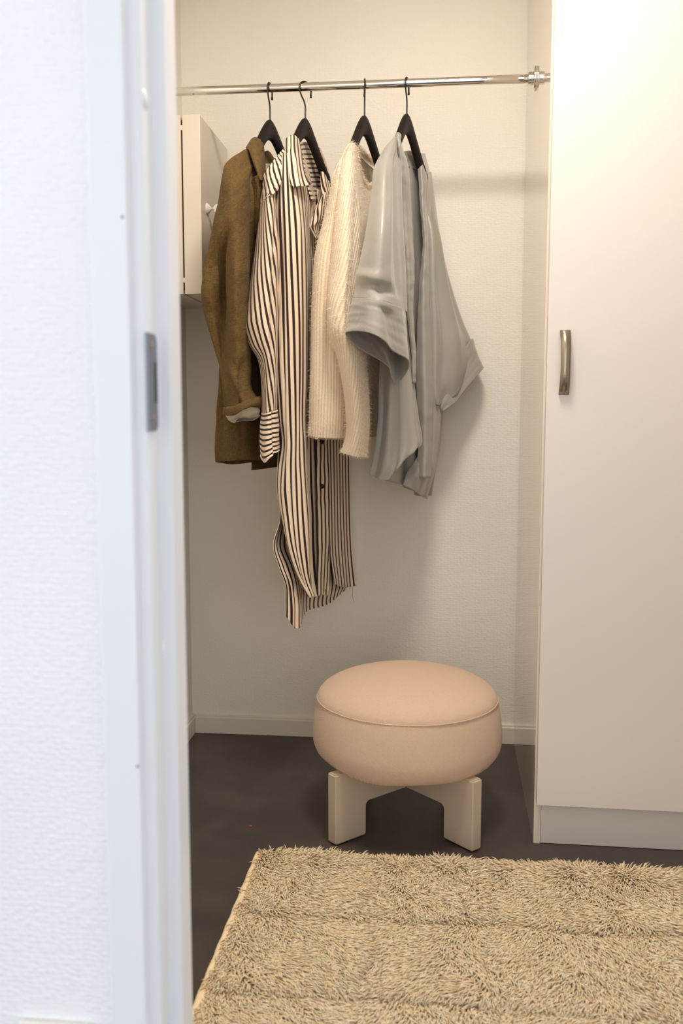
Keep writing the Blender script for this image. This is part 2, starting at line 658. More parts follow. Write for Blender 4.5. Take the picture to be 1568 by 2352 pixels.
# door frame: rebated jamb with stop, architrave on the hall side
bm = bmesh.new()
prof = [(JX - 0.030, Y_DOORWALL - 0.001), (JX, Y_DOORWALL - 0.001), (JX, 0.983), (JX2, 0.983), (JX2, Y_JEND), (JX - 0.030, Y_JEND)]
v1 = [bm.verts.new((x, y, 0.0)) for x, y in prof]
v2 = [bm.verts.new((x, y, 2.06)) for x, y in prof]
bm.faces.new(v1[::-1])
bm.faces.new(v2)
for i in range(len(prof)):
    j = (i + 1) % len(prof)
    bm.faces.new((v1[i], v1[j], v2[j], v2[i]))
bmesh.ops.recalc_face_normals(bm, faces=bm.faces)
es = [e for e in bm.edges if abs(e.verts[0].co.z - e.verts[1].co.z) > 1]
bmesh.ops.bevel(bm, geom=es, offset=0.0016, segments=2, affect='EDGES')
frame_l = structure(bm_obj('door_1', bm, M_TRIM))
bm = box_bm((DOOR_R, Y_DOORWALL - 0.001, 0), (DOOR_R + 0.03, 1.0275, 2.06), 0.0015)
structure(bm_obj('trim_1', bm, M_TRIM))
bm = box_bm((JX - 0.03, Y_DOORWALL - 0.001, 2.05), (DOOR_R + 0.03, 1.0275, 2.08), 0.0015)
structure(bm_obj('trim_2', bm, M_TRIM))
# architrave
YC = 0.930
CAS0, CAS1 = float(P(218, 955, YC)[0]), float(P(302, 955, YC)[0])
structure(bm_obj('trim_3', box_bm((CAS0, YC, 0), (CAS1, Y_DOORWALL, 2.12), 0.0025, 3), M_TRIM))
structure(bm_obj('trim_4', box_bm((DOOR_R + 0.012, YC, 0), (DOOR_R + 0.05, Y_DOORWALL, 2.12), 0.0025, 3), M_TRIM))
structure(bm_obj('trim_5', box_bm((CAS0, YC, 2.068), (DOOR_R + 0.05, Y_DOORWALL - 0.001, 2.12), 0.0025, 3), M_TRIM))

# strike plate, cover caps (parts of the frame)
zt, zb = P(345, 766, 0.957)[2], P(349, 990, 0.957)[2]
bm = bmesh.new()
y0, y1 = 0.9415, 0.9725
ring = []
R = 0.009
for (cy, cz, a0) in ((y1 - R, zt - R, 0), (y1 - R, zb + R, -90)):
    for k in range(7):
        a = math.radians(a0 + (90 - k * 15 if a0 == 0 else -(k * 15)))
        ring.append((cy + R * math.cos(a) if a0 == 0 else cy + R * math.cos(math.radians(-k * 15)), cz + R * math.sin(a) if a0 == 0 else cz + R * math.sin(math.radians(-k * 15))))
ring += [(y0, zb), (y0, zt)]
va = [bm.verts.new((JX - 0.001, y, z)) for y, z in ring]
vb = [bm.verts.new((JX + 0.0022, y, z)) for y, z in ring]
bm.faces.new(va)
bm.faces.new(vb)
for i in range(len(ring)):
    j = (i + 1) % len(ring)
    bm.faces.new((va[i], va[j], vb[j], vb[i]))
bmesh.ops.recalc_face_normals(bm, faces=bm.faces)
plate = bm_obj('strike_plate', bm, M_ZINC, frame_l)
plate['label'] = 'grey metal strike plate'
zs0, zs1 = P(352, 832, 0.96)[2], P(356, 925, 0.96)[2]
box('latch_slot', (JX + 0.0018, 0.9625, zs1), (JX + 0.0028, 0.9700, zs0), M_SLOT, plate)
for zz in (zt - 0.012, zb + 0.014):
    MM = Matrix.Translation((JX + 0.0022, 0.955, zz)) @ Matrix.Rotation(math.pi / 2, 4, 'Y')
    lathe('screw', [(0.0001, 0.0012), (0.003, 0.001), (0.0042, 0.0)], M_STEEL, plate, MM, 16)
for (px, py) in ((341, 228), (372, 1490)):
    pt = P(px, py, 0.957 if px < 350 else 0.985)
    MM = Matrix.Translation((JX, pt[1], pt[2])) @ Matrix.Rotation(math.pi / 2, 4, 'Y')
    lathe('cover_cap', [(0.0001, 0.0024), (0.006, 0.002), (0.0095, 0.0006), (0.0098, 0.0)], M_TRIM, frame_l, MM, 20)
for (px, py) in ((281, 498), (316, 1760)):
    pt = P(px, py, YC)
    MM = Matrix.Translation((pt[0], YC, pt[2])) @ Matrix.Rotation(math.pi / 2, 4, 'X')
    lathe('nail_head', [(0.0001, 0.0008), (0.0014, 0.0006), (0.0016, -0.0004)], M_ZINC, frame_l, MM, 12)

# wall socket low on the hall wall
pt = P(45, 2335, Y_DOORWALL)
pt2 = P(217, 2345, Y_DOORWALL)
sk = thing('wall_socket', 'white plastic wall socket on the bright hall wall, cut by the bottom edge', 'socket', ((pt[0] + pt2[0]) / 2, Y_DOORWALL, pt[2] - 0.08))
bm_obj('cover_plate', box_bm((pt[0], Y_DOORWALL - 0.010, pt[2] - 0.082), (pt2[0], Y_DOORWALL, pt[2]), 0.0045, 3), M_PLASTIC, sk)
MM = Matrix.Translation(((pt[0] + pt2[0]) / 2, Y_DOORWALL - 0.010, pt[2] - 0.041)) @ Matrix.Rotation(math.pi / 2, 4, 'X')
lathe('socket_insert', [(0.0001, -0.006), (0.018, -0.006), (0.019, 0.0015), (0.022, 0.002), (0.023, -0.002)], M_PLASTIC, sk, MM, 32)

# ------------------------------------------------------------------ wardrobe
WF = PZ(1224, 1937, 0.0)                    # front left corner on the floor
WX, WY = float(WF[0]), float(WF[1])
W_DEPTH = Y_BACK - WY - 0.004
W_WIDTH, W_TOP, PL = 1.2, 2.32, 0.108
ward = thing('wardrobe', 'tall white wardrobe with a steel bar handle at the right', 'wardrobe', (WX, WY, 0))
SK = math.tan(math.radians(0.9))


def ward_box(name, lo, hi, mat, bevel=0.0, seg=2, par=None):
    """lo/hi in wardrobe coordinates; the carcass stands a hair out of square with the wall"""
    bm = box_bm(lo, hi, bevel, seg)
    me_o = bm_obj(name, bm, mat, par or ward, local=True)
    return me_o


ward_box('side_panel', (0, 0.0, 0), (0.016, W_DEPTH, W_TOP), M_GLOSS, 0.0008, 1)
ward_box('side_panel', (W_WIDTH - 0.016, 0.0, 0), (W_WIDTH, W_DEPTH, W_TOP), M_GLOSS, 0.0008, 1)
ward_box('carcass', (0.016, 0.004, PL + 0.002), (W_WIDTH - 0.016, W_DEPTH, W_TOP), M_DOORS)
ward_box('plinth', (0.0165, 0.003, 0.001), (W_WIDTH - 0.0165, 0.018, PL), M_DOORS, 0.0004, 1)
DZ0 = 0.102
d1 = ward_box('door', (0.004, -0.021, DZ0), (0.598, -0.003, W_TOP), M_DOORS, 0.0014, 2)
d2 = ward_box('door', (0.601, -0.021, DZ0), (W_WIDTH - 0.002, -0.003, W_TOP), M_DOORS, 0.0014, 2)
# bow handle on the left door
h0, h1 = P(1299, 757, WY - 0.03), P(1298, 907, WY - 0.03)
hx = float(h0[0]) - WX
zc0, zc1 = float(h1[2]), float(h0[2])
prof = []
nh = 22
for k in range(nh + 1):
    t = k / nh
    z = zc0 + (zc1 - zc0) * t
    y = -0.0215 - 0.024 * (1 - abs(2 * t - 1) ** 3.2) - 0.001
    prof.append((y, z))
bm = bmesh.new()
hw = 0.0115
rows_ = []
for k, (y, z) in enumerate(prof):
    th = 0.0042
    wv = hw * (1.0 - 0.12 * math.sin(math.pi * k / nh))
    rows_.append([bm.verts.new((hx - wv, y, z)), bm.verts.new((hx + wv, y, z)), bm.verts.new((hx + wv, min(y + th, -0.0205), z)), bm.verts.new((hx - wv, min(y + th, -0.0205), z))])
for k in range(nh):
    for i in range(4):
        j = (i + 1) % 4
        bm.faces.new((rows_[k][i], rows_[k][j], rows_[k + 1][j], rows_[k + 1][i]))
bm.faces.new(rows_[0][::-1])
bm.faces.new(rows_[-1])
bmesh.ops.recalc_face_normals(bm, faces=bm.faces)
es = [e for e in bm.edges if len(e.link_faces) == 2 and e.calc_face_angle(0) > 0.9]
bmesh.ops.bevel(bm, geom=es, offset=0.0009, segments=2, affect='EDGES')
hd = bm_obj('handle', bm, M_STEEL, d1, smooth=True, local=True)
hd['label'] = 'brushed steel bow handle'
ward.rotation_euler = (0, 0, -math.radians(0.8))

# ------------------------------------------------------------------ hanging rail
Y_ROD = 2.46
ra, rb = P(404, 210, Y_ROD), P(1228, 181, Y_ROD)
ROD_Z = float((ra[2] + rb[2]) / 2)
ROD_R = 0.0108
side_x = WX + 0.0139 * (Y_ROD - WY)          # glossy side panel where the rail meets it
rail = thing('clothes_rail', 'chrome clothes rail running across the closet below the top edge', 'rail', (side_x, Y_ROD, ROD_Z))
xs = np.linspace(X_LEFT, side_x - 0.004, 8)
sweep('tube', [(x, Y_ROD, ROD_Z) for x in xs], ROD_R, M_CHROME, rail, 28)
MM = Matrix.Translation((side_x, Y_ROD, ROD_Z)) @ Matrix.Rotation(-math.pi / 2, 4, 'Y')
lathe('flange', [(0.0001, 0.0), (0.029, 0.0), (0.0295, 0.001), (0.0295, 0.005), (0.0285, 0.0065), (0.016, 0.007), (0.0155, 0.008)], M_CHROME, rail, MM, 40)
lathe('collar', [(0.0108, 0.006), (0.0158, 0.006), (0.0162, 0.007), (0.0162, 0.019), (0.0155, 0.0205), (0.0108, 0.021)], M_CHROME, rail, MM, 40)
MM = Matrix.Translation((X_LEFT, Y_ROD, ROD_Z)) @ Matrix.Rotation(math.pi / 2, 4, 'Y')
lathe('flange', [(0.0001, 0.0), (0.029, 0.0), (0.0295, 0.001), (0.0295, 0.005), (0.0285, 0.0065), (0.0108, 0.007)], M_CHROME, rail, MM, 40)

# ------------------------------------------------------------------ wall cabinet in the corner with a suction hook
YC1 = 2.44
ct, cb = P(440, 263, YC1)[2], P(440, 675, YC1)[2]
cx0, cx1 = P(421, 470, YC1)[0], P(462, 470, YC1)[0]
cab = thing('wall_cabinet', 'cream wall cabinet in the corner behind the olive jacket', 'cabinet', (X_LEFT, YC1, cb))
box('body', (X_LEFT + 0.0005, YC1 + 0.001, cb), (cx0 - 0.0045, Y_BACK - 0.0005, ct + 0.0005), M_CAB, cab, 0.001, 1)
box('door', (cx0, YC1, cb), (cx1, Y_BACK - 0.003, ct), M_CAB, cab, 0.0016, 2)
box('gap_strip', (cx0 - 0.006, YC1 + 0.006, cb + 0.012), (cx0 + 0.001, Y_BACK - 0.006, ct - 0.012), M_DARKGAP, cab)
for zz in (cb + 0.03, ct - 0.038):
    box('door_buffer', (cx0 - 0.005, YC1 + 0.0015, zz), (cx0 + 0.0005, YC1 + 0.012, zz + 0.013), M_PLASTIC, cab, 0.0015, 2)
sp_ = P(467, 480, 2.50)
hk = thing('suction_hook', 'small white suction cup hook stuck to the cream wall cabinet', 'hook', (cx1, 2.50, float(sp_[2])))
MM = Matrix.Translation((cx1, 2.50, float(sp_[2]))) @ Matrix.Rotation(math.pi / 2, 4, 'Y')
lathe('suction_cup', [(0.0152, 0.0), (0.0155, 0.001), (0.0135, 0.004), (0.010, 0.0075), (0.006, 0.0105), (0.0045, 0.012), (0.0001, 0.0122)], M_PLASTIC, hk, MM, 28)
lathe('stem', [(0.0026, 0.011), (0.0026, 0.017), (0.0042, 0.0175), (0.0042, 0.021), (0.0001, 0.0215)], M_PLASTIC, hk, MM, 20)
z0 = float(sp_[2])
bm = box_bm((cx1 + 0.019, 2.4985, z0 - 0.009), (cx1 + 0.026, 2.5015, z0 + 0.009), 0.0012, 2)
box_bm((cx1 + 0.024, 2.4985, z0 - 0.012), (cx1 + 0.048, 2.5015, z0 + 0.012), 0.0012, 2, bm)
bm_obj('hook_plate', bm, M_PLASTIC, hk)

# crumb on the floor
pc = PZ(575, 1899, 0.0)
bm = bmesh.new()
bmesh.ops.create_icosphere(bm, subdivisions=2, radius=1.0)
for v in bm.verts:
    k = 1 + 0.25 * math.sin(7 * v.co.x + 3 * v.co.y) * math.cos(5 * v.co.z)
    v.co = Vector((v.co.x * 0.0048 * k + pc[0], v.co.y * 0.0025 * k + pc[1], 0.0016 + v.co.z * 0.0016))
cr = bm_obj('leaf_crumb', bm, M_ORANGE, None, True)
tag(cr, 'tiny orange crumb lying on the dark floor', 'crumb')

# ------------------------------------------------------------------ stool
pl_, pr_ = PZ(765, 1943, 0.0), PZ(1090, 1953, 0.0)
half = (pr_[0] - pl_[0]) / 2
SCX, SCY = float((pl_[0] + pr_[0]) / 2), float((pl_[1] + pr_[1]) / 2 + half + 0.004)
stool = thing('footstool', 'round beige upholstered footstool on a taupe crossed board base', 'stool', (SCX, SCY, 0))
LEG_H = 0.168
half_len = half * math.sqrt(2) + 0.006


def stool_board(rot, notch):
    t = 0.016
    L, lw = half_len, 0.094
    zc_ = 0.082
    r = 0.012
    pts = [(-L, 0.0), (-L + lw, 0.0)]
    pts += [(-L + lw, zc_ - r)] + [(-L + lw + r - r * math.cos(a), zc_ - r + r * math.sin(a)) for a in np.linspace(0.3, math.pi / 2, 5)]
    pts += [(L - lw - r + r * math.cos(a), zc_ - r + r * math.sin(a)) for a in np.linspace(math.pi / 2, 0.3, 5)] + [(L - lw, zc_ - r)]
    pts += [(L - lw, 0.0), (L, 0.0), (L, LEG_H), (-L, LEG_H)]
    bm = bmesh.new()
    a = [bm.verts.new((x, -t, z)) for x, z in pts]
    b = [bm.verts.new((x, t, z)) for x, z in pts]
    bm.faces.new(a)
    bm.faces.new(b[::-1])
    for i in range(len(pts)):
        j = (i + 1) % len(pts)
        bm.faces.new((a[j], a[i], b[i], b[j]))
    bmesh.ops.recalc_face_normals(bm, faces=bm.faces)
    es = [e for e in bm.edges if e.calc_face_angle(0) > 0.5]
    bmesh.ops.bevel(bm, geom=es, offset=0.0035, segments=3, affect='EDGES')
    for v in bm.verts:
        v.co.z = max(v.co.z, 0.0)
    bmesh.ops.transform(bm, matrix=Matrix.Translation((0, 0, 0.003)) @ Matrix.Rotation(rot, 4, 'Z'), verts=bm.verts)
    return bm_obj('crossed_leg_board', bm, M_STOOLWOOD, stool, local=True)


stool_board(math.radians(45), 0)
stool_board(math.radians(-45), 1)
for sx in (-1, 1):
    for sy in (-1, 1):
        MM = Matrix.Translation((sx * (half_len - 0.03) * 0.7071, sy * (half_len - 0.03) * 0.7071, 0))
        v, f = lathe_pts([(0.0001, 0.0), (0.009, 0.0), (0.009, 0.004), (0.0001, 0.004)], 16)
        o = mesh_obj('glide_foot', [tuple(MM @ Vector(p)) for p in v], f, M_DARKGAP, stool, local=True)

CR = 0.2335
ZS, ZB = 0.312, 0.158


def superprofile():
    pr = [(0.0001, ZB)]
    pr += [(CR * k, ZB + 0.001) for k in (0.4, 0.68)]
    for a in np.linspace(-math.pi / 2, 0, 9):
        pr.append((CR - 0.052 + 0.052 * math.cos(a), ZB + 0.060 + 0.060 * math.sin(a)))
    for k in np.linspace(0.1, 1, 6):
        pr.append((CR - 0.0125 * k ** 2, ZB + 0.060 + (ZS - ZB - 0.060) * k))
    return pr


v, f = lathe_pts(superprofile(), 96)
rr = np.random.default_rng(3)
vv_ = []
for (x, y, z) in v:
    a = math.atan2(y, x)
    k = 1 + 0.004 * math.sin(3 * a + 1) + 0.003 * math.sin(7 * a + z * 20)
    vv_.append((x * k, y * k, z + (0.0025 * math.sin(5 * a + 2) if z < ZB + 0.02 else 0)))
mesh_obj('cushion_side', vv_, f, M_UPHOL, stool, local=True)
# domed top panel
pr = []
RT = CR - 0.0118
for k in np.linspace(0, 1, 22):
    r = RT * math.cos(k * math.pi / 2) ** 0.92 if k < 1 else 0.0001
    pr.append((max(r, 0.0001), ZS + 0.066 * math.sin(k * math.pi / 2) ** 1.05))
v, f = lathe_pts(pr, 96)
mesh_obj('cushion_top', v, f, M_UPHOL, stool, local=True)
# seam piping
path = [(math.cos(a) * (RT + 0.0005), math.sin(a) * (RT + 0.0005), ZS) for a in np.linspace(0, 2 * math.pi, 97)]
sweep('seam_piping', path, 0.0015, M_UPHOL, stool, 8, False, local=True)

# ------------------------------------------------------------------ rug
rug_c = PZ(590, 1958, 0.012)
RX0, RY1 = float(rug_c[0]), float(rug_c[1])
RX1, RY0 = RX0 + 1.30, 1.22
rug = thing('shaggy_rug', 'shaggy cream rug with square pile blocks in front of the stool', 'rug', (RX0, RY1, 0))
bm = box_bm((RX0, RY0, 0.0), (RX1, RY1, 0.014), 0.005, 3)
bm_obj('backing', bm, M_RUGBASE, rug)
path = [(RX0 + 0.004 + 0.0006 * math.sin(y * 90), y, 0.008) for y in np.linspace(RY0, RY1, 160)]
sweep('bound_edge', path, [0.0078 + 0.0004 * math.sin(i * 2.3) for i in range(160)], M_RUGBASE, rug, 10)

CELL_X, CELL_Y = 0.250, 0.250
OX, OY = RX0 + 0.262, RY1 - 0.250


def make_pile():
    r = np.random.default_rng(11)
    sp = 0.0035
    nx, ny = int((RX1 - RX0 - 0.012) / sp), int((RY1 - RY0) / sp)
    gx, gy = np.meshgrid(np.arange(nx), np.arange(ny), indexing='ij')
    x = (RX0 + 0.010 + gx * sp + r.uniform(-0.5, 0.5, gx.shape) * sp).ravel()
    y = (RY1 - 0.002 - gy * sp + r.uniform(-0.5, 0.5, gx.shape) * sp).ravel()
    n = len(x)

    def snoise(x, y, f, seed):
        q = np.random.default_rng(seed)
        s = np.zeros_like(x)
        for k in range(7):
            a = q.uniform(0, 6.28)
            ff = f * q.uniform(0.6, 1.7)
            s += np.sin(ff * (x * np.cos(a) + y * np.sin(a)) * 6.28 + q.uniform(0, 6.28))
        return s / 2.6

    wx = x + 0.009 * snoise(x, y, 3, 1) + r.normal(0, 0.004, n)
    wy = y + 0.005 * snoise(x, y, 3, 2) + r.normal(0, 0.006, n)
    cx = (wx - OX) / CELL_X
    cy = (wy - OY) / CELL_Y
    fx, fy = cx - np.floor(cx), cy - np.floor(cy)
    ex = np.minimum(fx, 1 - fx) * CELL_X
    ey = np.minimum(fy, 1 - fy) * CELL_Y
    groove = np.exp(-(ex / 0.011) ** 2) * 0.75 + np.exp(-(ey / 0.012) ** 2)
    groove = np.clip(groove, 0, 1)
    h01 = r.uniform(0, 1, n)
    cellrand = np.sin(np.floor(cx) * 12.9 + np.floor(cy) * 78.2) * 43758.5
    cellrand = cellrand - np.floor(cellrand)
    # pile leans out of each block's middle and a little towards the camera, with cowlicks
    lx = (fx - 0.5) * 0.9 + 0.34 * snoise(x, y, 7, 3) + 0.65 * np.sin(cellrand * 6.28)
    ly = -0.75 + 0.34 * snoise(x, y, 7, 4) + 0.35 * np.cos(cellrand * 6.28)
    clx = np.floor(x / 0.010) * 13.7 + np.floor(y / 0.010) * 7.3
    lx += 0.22 * np.sin(clx) + r.normal(0, 0.20, n)
    ly += 0.22 * np.cos(clx * 1.7) + r.normal(0, 0.20, n)
    ln = (0.027 + 0.005 * r.uniform(-1, 1, n)) * (1 - 0.30 * groove)
    ln *= 1 + 0.10 * snoise(x, y, 5, 5)
    row = 0.70 + 0.34 * (1 - fy) ** 0.8 + 0.06 * np.exp(-(fy * CELL_Y / 0.02) ** 2)
    ln *= np.where(y > RY1 - 0.20, np.maximum(row, np.clip(0.7 + 0.3 * (y - RY1 + 0.20) / 0.15, 0, 1.0)), row)
    ln *= 0.6 + 0.4 * np.clip((x - RX0) / 0.03, 0.35, 1)
    kk = np.clip((y - (RY1 - 0.075)) / 0.075, 0, 1) ** 1.5
    ly = ly * (1 - kk) + (0.25 * ly + 0.30) * kk
    ln *= 0.80 + 0.24 * fx ** 0.7
    lean = np.sqrt(lx ** 2 + ly ** 2) + 1e-6
    cap = np.clip(lean, 1.35 - 0.9 * kk, 2.1)
    dx, dy = lx / lean * cap, ly / lean * cap
    w = 0.0015 + 0.0008 * r.uniform(0, 1, n)
    # strand: a bent three-sided blade, rings at t=0, .45, .8, tip at 1
    ang0 = r.uniform(0, 6.28, n)
    curl = r.normal(0, 0.18, n)
    rings = []
    for t, wk in ((0.0, 1.0), (0.45, 1.05), (0.8, 0.75)):
        k = t ** 1.5
        cxp = x + (dx + curl * dy * t) * ln * k * 0.85
        cyp = y + (dy - curl * dx * t) * ln * k * 0.85
        cz = 0.010 + ln * (t - 0.30 * cap * t * t)
        # flat fibre: two edges lie level across the lean, the spine a little proud
        sx, sy = -dy / cap, dx / cap
        rings.append(np.stack([cxp + sx * w * wk, cyp + sy * w * wk, cz], -1))
        rings.append(np.stack([cxp - sx * w * wk, cyp - sy * w * wk, cz], -1))
        rings.append(np.stack([cxp - dx / cap * w * 0.5, cyp - dy / cap * w * 0.5, cz + w * 0.55], -1))
    tipx = x + (dx + curl * dy) * ln * 0.9
    tipy = y + (dy - curl * dx) * ln * 0.9
    rings.append(np.stack([tipx, tipy, 0.010 + ln * (1 - 0.34 * cap)], -1))
    V = np.stack(rings, 1)          # n x 10 x 3
    tri = []
    for s in range(2):
        for a in range(3):
            b = (a + 1) % 3
            tri += [(s * 3 + a, s * 3 + b, s * 3 + 3 + b), (s * 3 + a, s * 3 + 3 + b, s * 3 + 3 + a)]
    for a in range(3):
        tri.append((6 + a, 6 + (a + 1) % 3, 9))
    tri = np.array(tri)
    Fi = (np.arange(n)[:, None, None] * 10 + tri[None]).reshape(-1, 3)
    me = bpy.data.meshes.new('pile')
    me.vertices.add(n * 10)
    vert = V.reshape(-1, 3) - np.array([RX0, RY1, 0])
    me.vertices.foreach_set('co', vert.astype(np.float32).ravel())
    me.loops.add(Fi.size)
    me.loops.foreach_set('vertex_index', Fi.astype(np.int32).ravel())
    me.polygons.add(len(Fi))
    me.polygons.foreach_set('loop_start', np.arange(0, Fi.size, 3, dtype=np.int32))
    me.polygons.foreach_set('use_smooth', np.ones(len(Fi), dtype=bool))
    at = me.attributes.new('strand', 'FLOAT', 'POINT')
    at.data.foreach_set('value', np.repeat(h01, 10).astype(np.float32))
    me.update(calc_edges=True)
    me.materials.append(M_PILE)
    o = bpy.data.objects.new('pile', me)
    link(o, rug)
    o['kind'] = 'stuff'
    return o


make_pile()

# ------------------------------------------------------------------ hangers
ALPHA = math.radians(18)
U_FAR = np.array([math.sin(ALPHA), math.cos(ALPHA), 0.0])


def hanger(px, py, hook_ang, label, lean=0.0):
    ap = P(px, py, Y_ROD)
    t = thing('clothes_hanger', label, 'hanger', tuple(ap), 'black hangers on the rail')
    # wooden body: swept oval along the two arms
    pts = []
    for s in np.linspace(-0.165, 0.118, 32):
        a = abs(s)
        z = -0.024 - 0.98 * a * (1 - math.exp(-a / 0.034)) + 0.35 * a * a
        pts.append((s, z))
    v, f = [], []
    n = 14
    for (s, z) in pts:
        a = abs(s)
        hh = 0.0265 * (1 - 0.40 * min(1, a / 0.10))          # half height
        tt = 0.0080 + 0.006 * min(1, a / 0.20) ** 1.3        # half thickness
        off = -0.018 * (a / 0.215) ** 1.5                     # contour: tips bend forward
        for k in range(n):
            an = 2 * math.pi * k / n
            ca, sa = math.cos(an), math.sin(an)
            ca = math.copysign(abs(ca) ** 0.7, ca)
            sa = math.copysign(abs(sa) ** 0.8, sa)
            v.append((s, off + tt * ca, z + hh * sa))
    for i in range(len(pts) - 1):
        for k in range(n):
            k2 = (k + 1) % n
            f.append((i * n + k, (i + 1) * n + k, (i + 1) * n + k2, i * n + k2))
    f.append(tuple(range(n)))
    m = (len(pts) - 1) * n
    f.append(tuple(range(m + n - 1, m - 1, -1)))
    rot = Matrix.Rotation(math.pi / 2 - ALPHA, 4, 'Z')       # local +x -> far end
    v = [tuple(rot @ Vector(p)) for p in v]
    mesh_obj('shoulder_bar', v, f, M_HANGER, t, local=True)
    # hook over the rail
    rz = ROD_Z - ap[2]
    ry = 0.0
    rl = 0.0195
    ctop = rz + ROD_R + 0.0022 - rl
    pth = [(0, -0.008), (0, 0.012), (0, 0.030)]
    pth += [(-0.004, 0.043), (-0.012, 0.055)]
    for a in np.linspace(190, -12, 12):
        r_ = math.radians(a)
        pth.append((math.cos(r_) * rl, ctop + rl * math.sin(r_)))
    pth.append((rl - 0.001, ctop - 0.010))
    ca, sa = math.cos(hook_ang), math.sin(hook_ang)
    path = crom([(s * sa, s * ca, z) for s, z in pth], 64)
    sweep('hook', path, 0.0021, M_WIRE, t, 10, True, local=True)
    tip = path[-1]
    sweep('hook_tip', [tip, tip + Vector((0, 0, -0.007))], 0.0028, M_WIRE, t, 10, True, local=True)
    return t


hanger(620, 277, math.radians(8), 'black hanger holding the olive jacket')
hanger(701, 273, math.radians(44), 'black hanger holding the striped shirt dress, its hook turned sideways')
hanger(837, 267, math.radians(-6), 'black hanger holding the cream sweater')
hanger(934, 263, math.radians(12), 'black hanger holding the silver satin kimono top')


# ------------------------------------------------------------------ garments
def base_at(px, py, Y):
    return tuple(P(px, py, Y))


# ---- silver satin kimono top
kim = thing('kimono_top', 'silver grey satin kimono top with wide sleeves, rightmost on the rail', 'top', base_at(925, 1110, 2.45))
# ring order: left, front 1-3, right, back 4-1
K_SL = [
    (318, [(899, 2.38, 4), (903, 2.34, -2), (908, 2.33, -4), (914, 2.36, -2), (918, 2.4, 4), (914, 2.43, 6), (909, 2.43, 6), (903, 2.42, 6)]),
    (345, [(880, 2.306), (889, 2.266, -2), (899, 2.266), (908, 2.316, 2), (917, 2.386, 4), (912, 2.416, 6), (902, 2.416, 6), (889, 2.366, 4)]),
    (385, [(860, 2.251), (872, 2.201), (889, 2.191), (905, 2.256), (918, 2.366, 3), (908, 2.406, 3), (890, 2.396), (870, 2.326)]),
    (440, [(853, 2.218), (868, 2.163), (888, 2.158), (906, 2.228), (919, 2.348), (906, 2.332), (886, 2.315), (864, 2.266)]),
    (530, [(840, 2.18), (860, 2.115), (884, 2.105), (906, 2.185), (922, 2.31), (905, 2.28), (880, 2.253), (854, 2.224)]),
    (620, [(822, 2.17), (850, 2.095), (880, 2.085), (906, 2.165), (926, 2.3), (902, 2.277), (874, 2.246), (842, 2.211)]),
    (662, [(815, 2.165), (846, 2.09), (880, 2.09, 2), (908, 2.15, 4), (928, 2.295, 6), (900, 2.275, 6), (870, 2.242, 2), (836, 2.205)]),
    (686, [(811, 2.16, -2), (844, 2.08), (880, 2.07, 6), (909, 2.14, 18), (930, 2.29, 34), (900, 2.275, 34), (868, 2.24, 18), (832, 2.2, 6)]),
]
cloth('sleeve', K_SL, M_SATIN, kim, 96, 110, True, folds=[
    (0.36, 0.40, 0.12, 0.95, 0.02, -0.007), (0.30, 0.30, 0.2, 0.9, 0.03, 0.005), (0.46, 0.47, 0.1, 1, 0.02, 0.006),
    (0.14, 0.30, 0.76, 0.93, 0.08, -0.012), (0.10, 0.20, 0.70, 0.84, 0.09, 0.008)],
    wrinkle=0.0012, wfreq=(3, 2))
K_CF = [
    (686, [(810.5, 2.158, -2), (844, 2.077), (880, 2.067, 6), (909.5, 2.137, 18), (931, 2.29, 34), (901, 2.362, 34), (888, 2.262, 30), (868, 2.24, 22), (832, 2.2, 8), (818, 2.185, 4)]),
    (725, [(803, 2.155, -3), (844, 2.068, -2), (884, 2.062, 10), (914, 2.135, 34), (934, 2.28, 60), (908, 2.34, 70), (894, 2.268, 62), (868, 2.24, 48), (828, 2.196, 20), (810, 2.176, 8)]),
    (764, [(795, 2.15, 0), (840, 2.06, -1), (886, 2.055, 20), (918, 2.13, 50), (938, 2.26, 78), (912, 2.31, 117), (899, 2.274, 102), (889, 2.263, 76), (838, 2.207, 44), (808, 2.174, 22)]),
]
cf = cloth('sleeve_cuff', K_CF, M_SATIN, kim, 100, 40, True, folds=[(0.12, 0.12, 0.0, 1.0, 0.05, 0.005), (0.22, 0.26, 0.1, 1.0, 0.05, -0.009), (0.32, 0.34, 0, 1, 0.04, 0.006)], wrinkle=0.0008)
# near front: shoulder to hem, its neck band, lower panel
cloth('front_panel', [
    (312, [(903, 2.345, 4), (911, 2.345), (918, 2.36)]),
    (345, [(901, 2.335), (910, 2.335), (919, 2.350)]),
    (390, [(899, 2.34), (909, 2.34), (920, 2.355)]),
    (450, [(898, 2.355), (909, 2.352), (921, 2.365)]),
    (560, [(895, 2.37), (911, 2.36), (927, 2.375)]),
    (680, [(885, 2.37), (910, 2.36), (934, 2.38)]),
    (790, [(874, 2.365), (912, 2.35), (948, 2.41)]),
    (870, [(870, 2.36), (912, 2.345), (951, 2.41)]),
    (960, [(867, 2.355), (913, 2.335), (961, 2.41)]),
    (1020, [(860, 2.35), (912, 2.325), (970, 2.405, -2)]),
    (1062, [(854, 2.35, 0), (906, 2.315, 12), (948, 2.37, -32)]),
    (1091, [(848, 2.35, 0), (893, 2.315, 10), (934, 2.35, -48)]),
], M_SATIN, kim, 60, 150, folds=[(0.35, 0.30, 0.55, 1.0, 0.10, 0.012), (0.62, 0.62, 0.5, 1.0, 0.06, -0.014), (0.82, 0.86, 0.55, 0.98, 0.06, 0.010), (0.12, 0.10, 0.6, 1, 0.05, -0.006)],
    wrinkle=0.0015, wfreq=(2, 3))
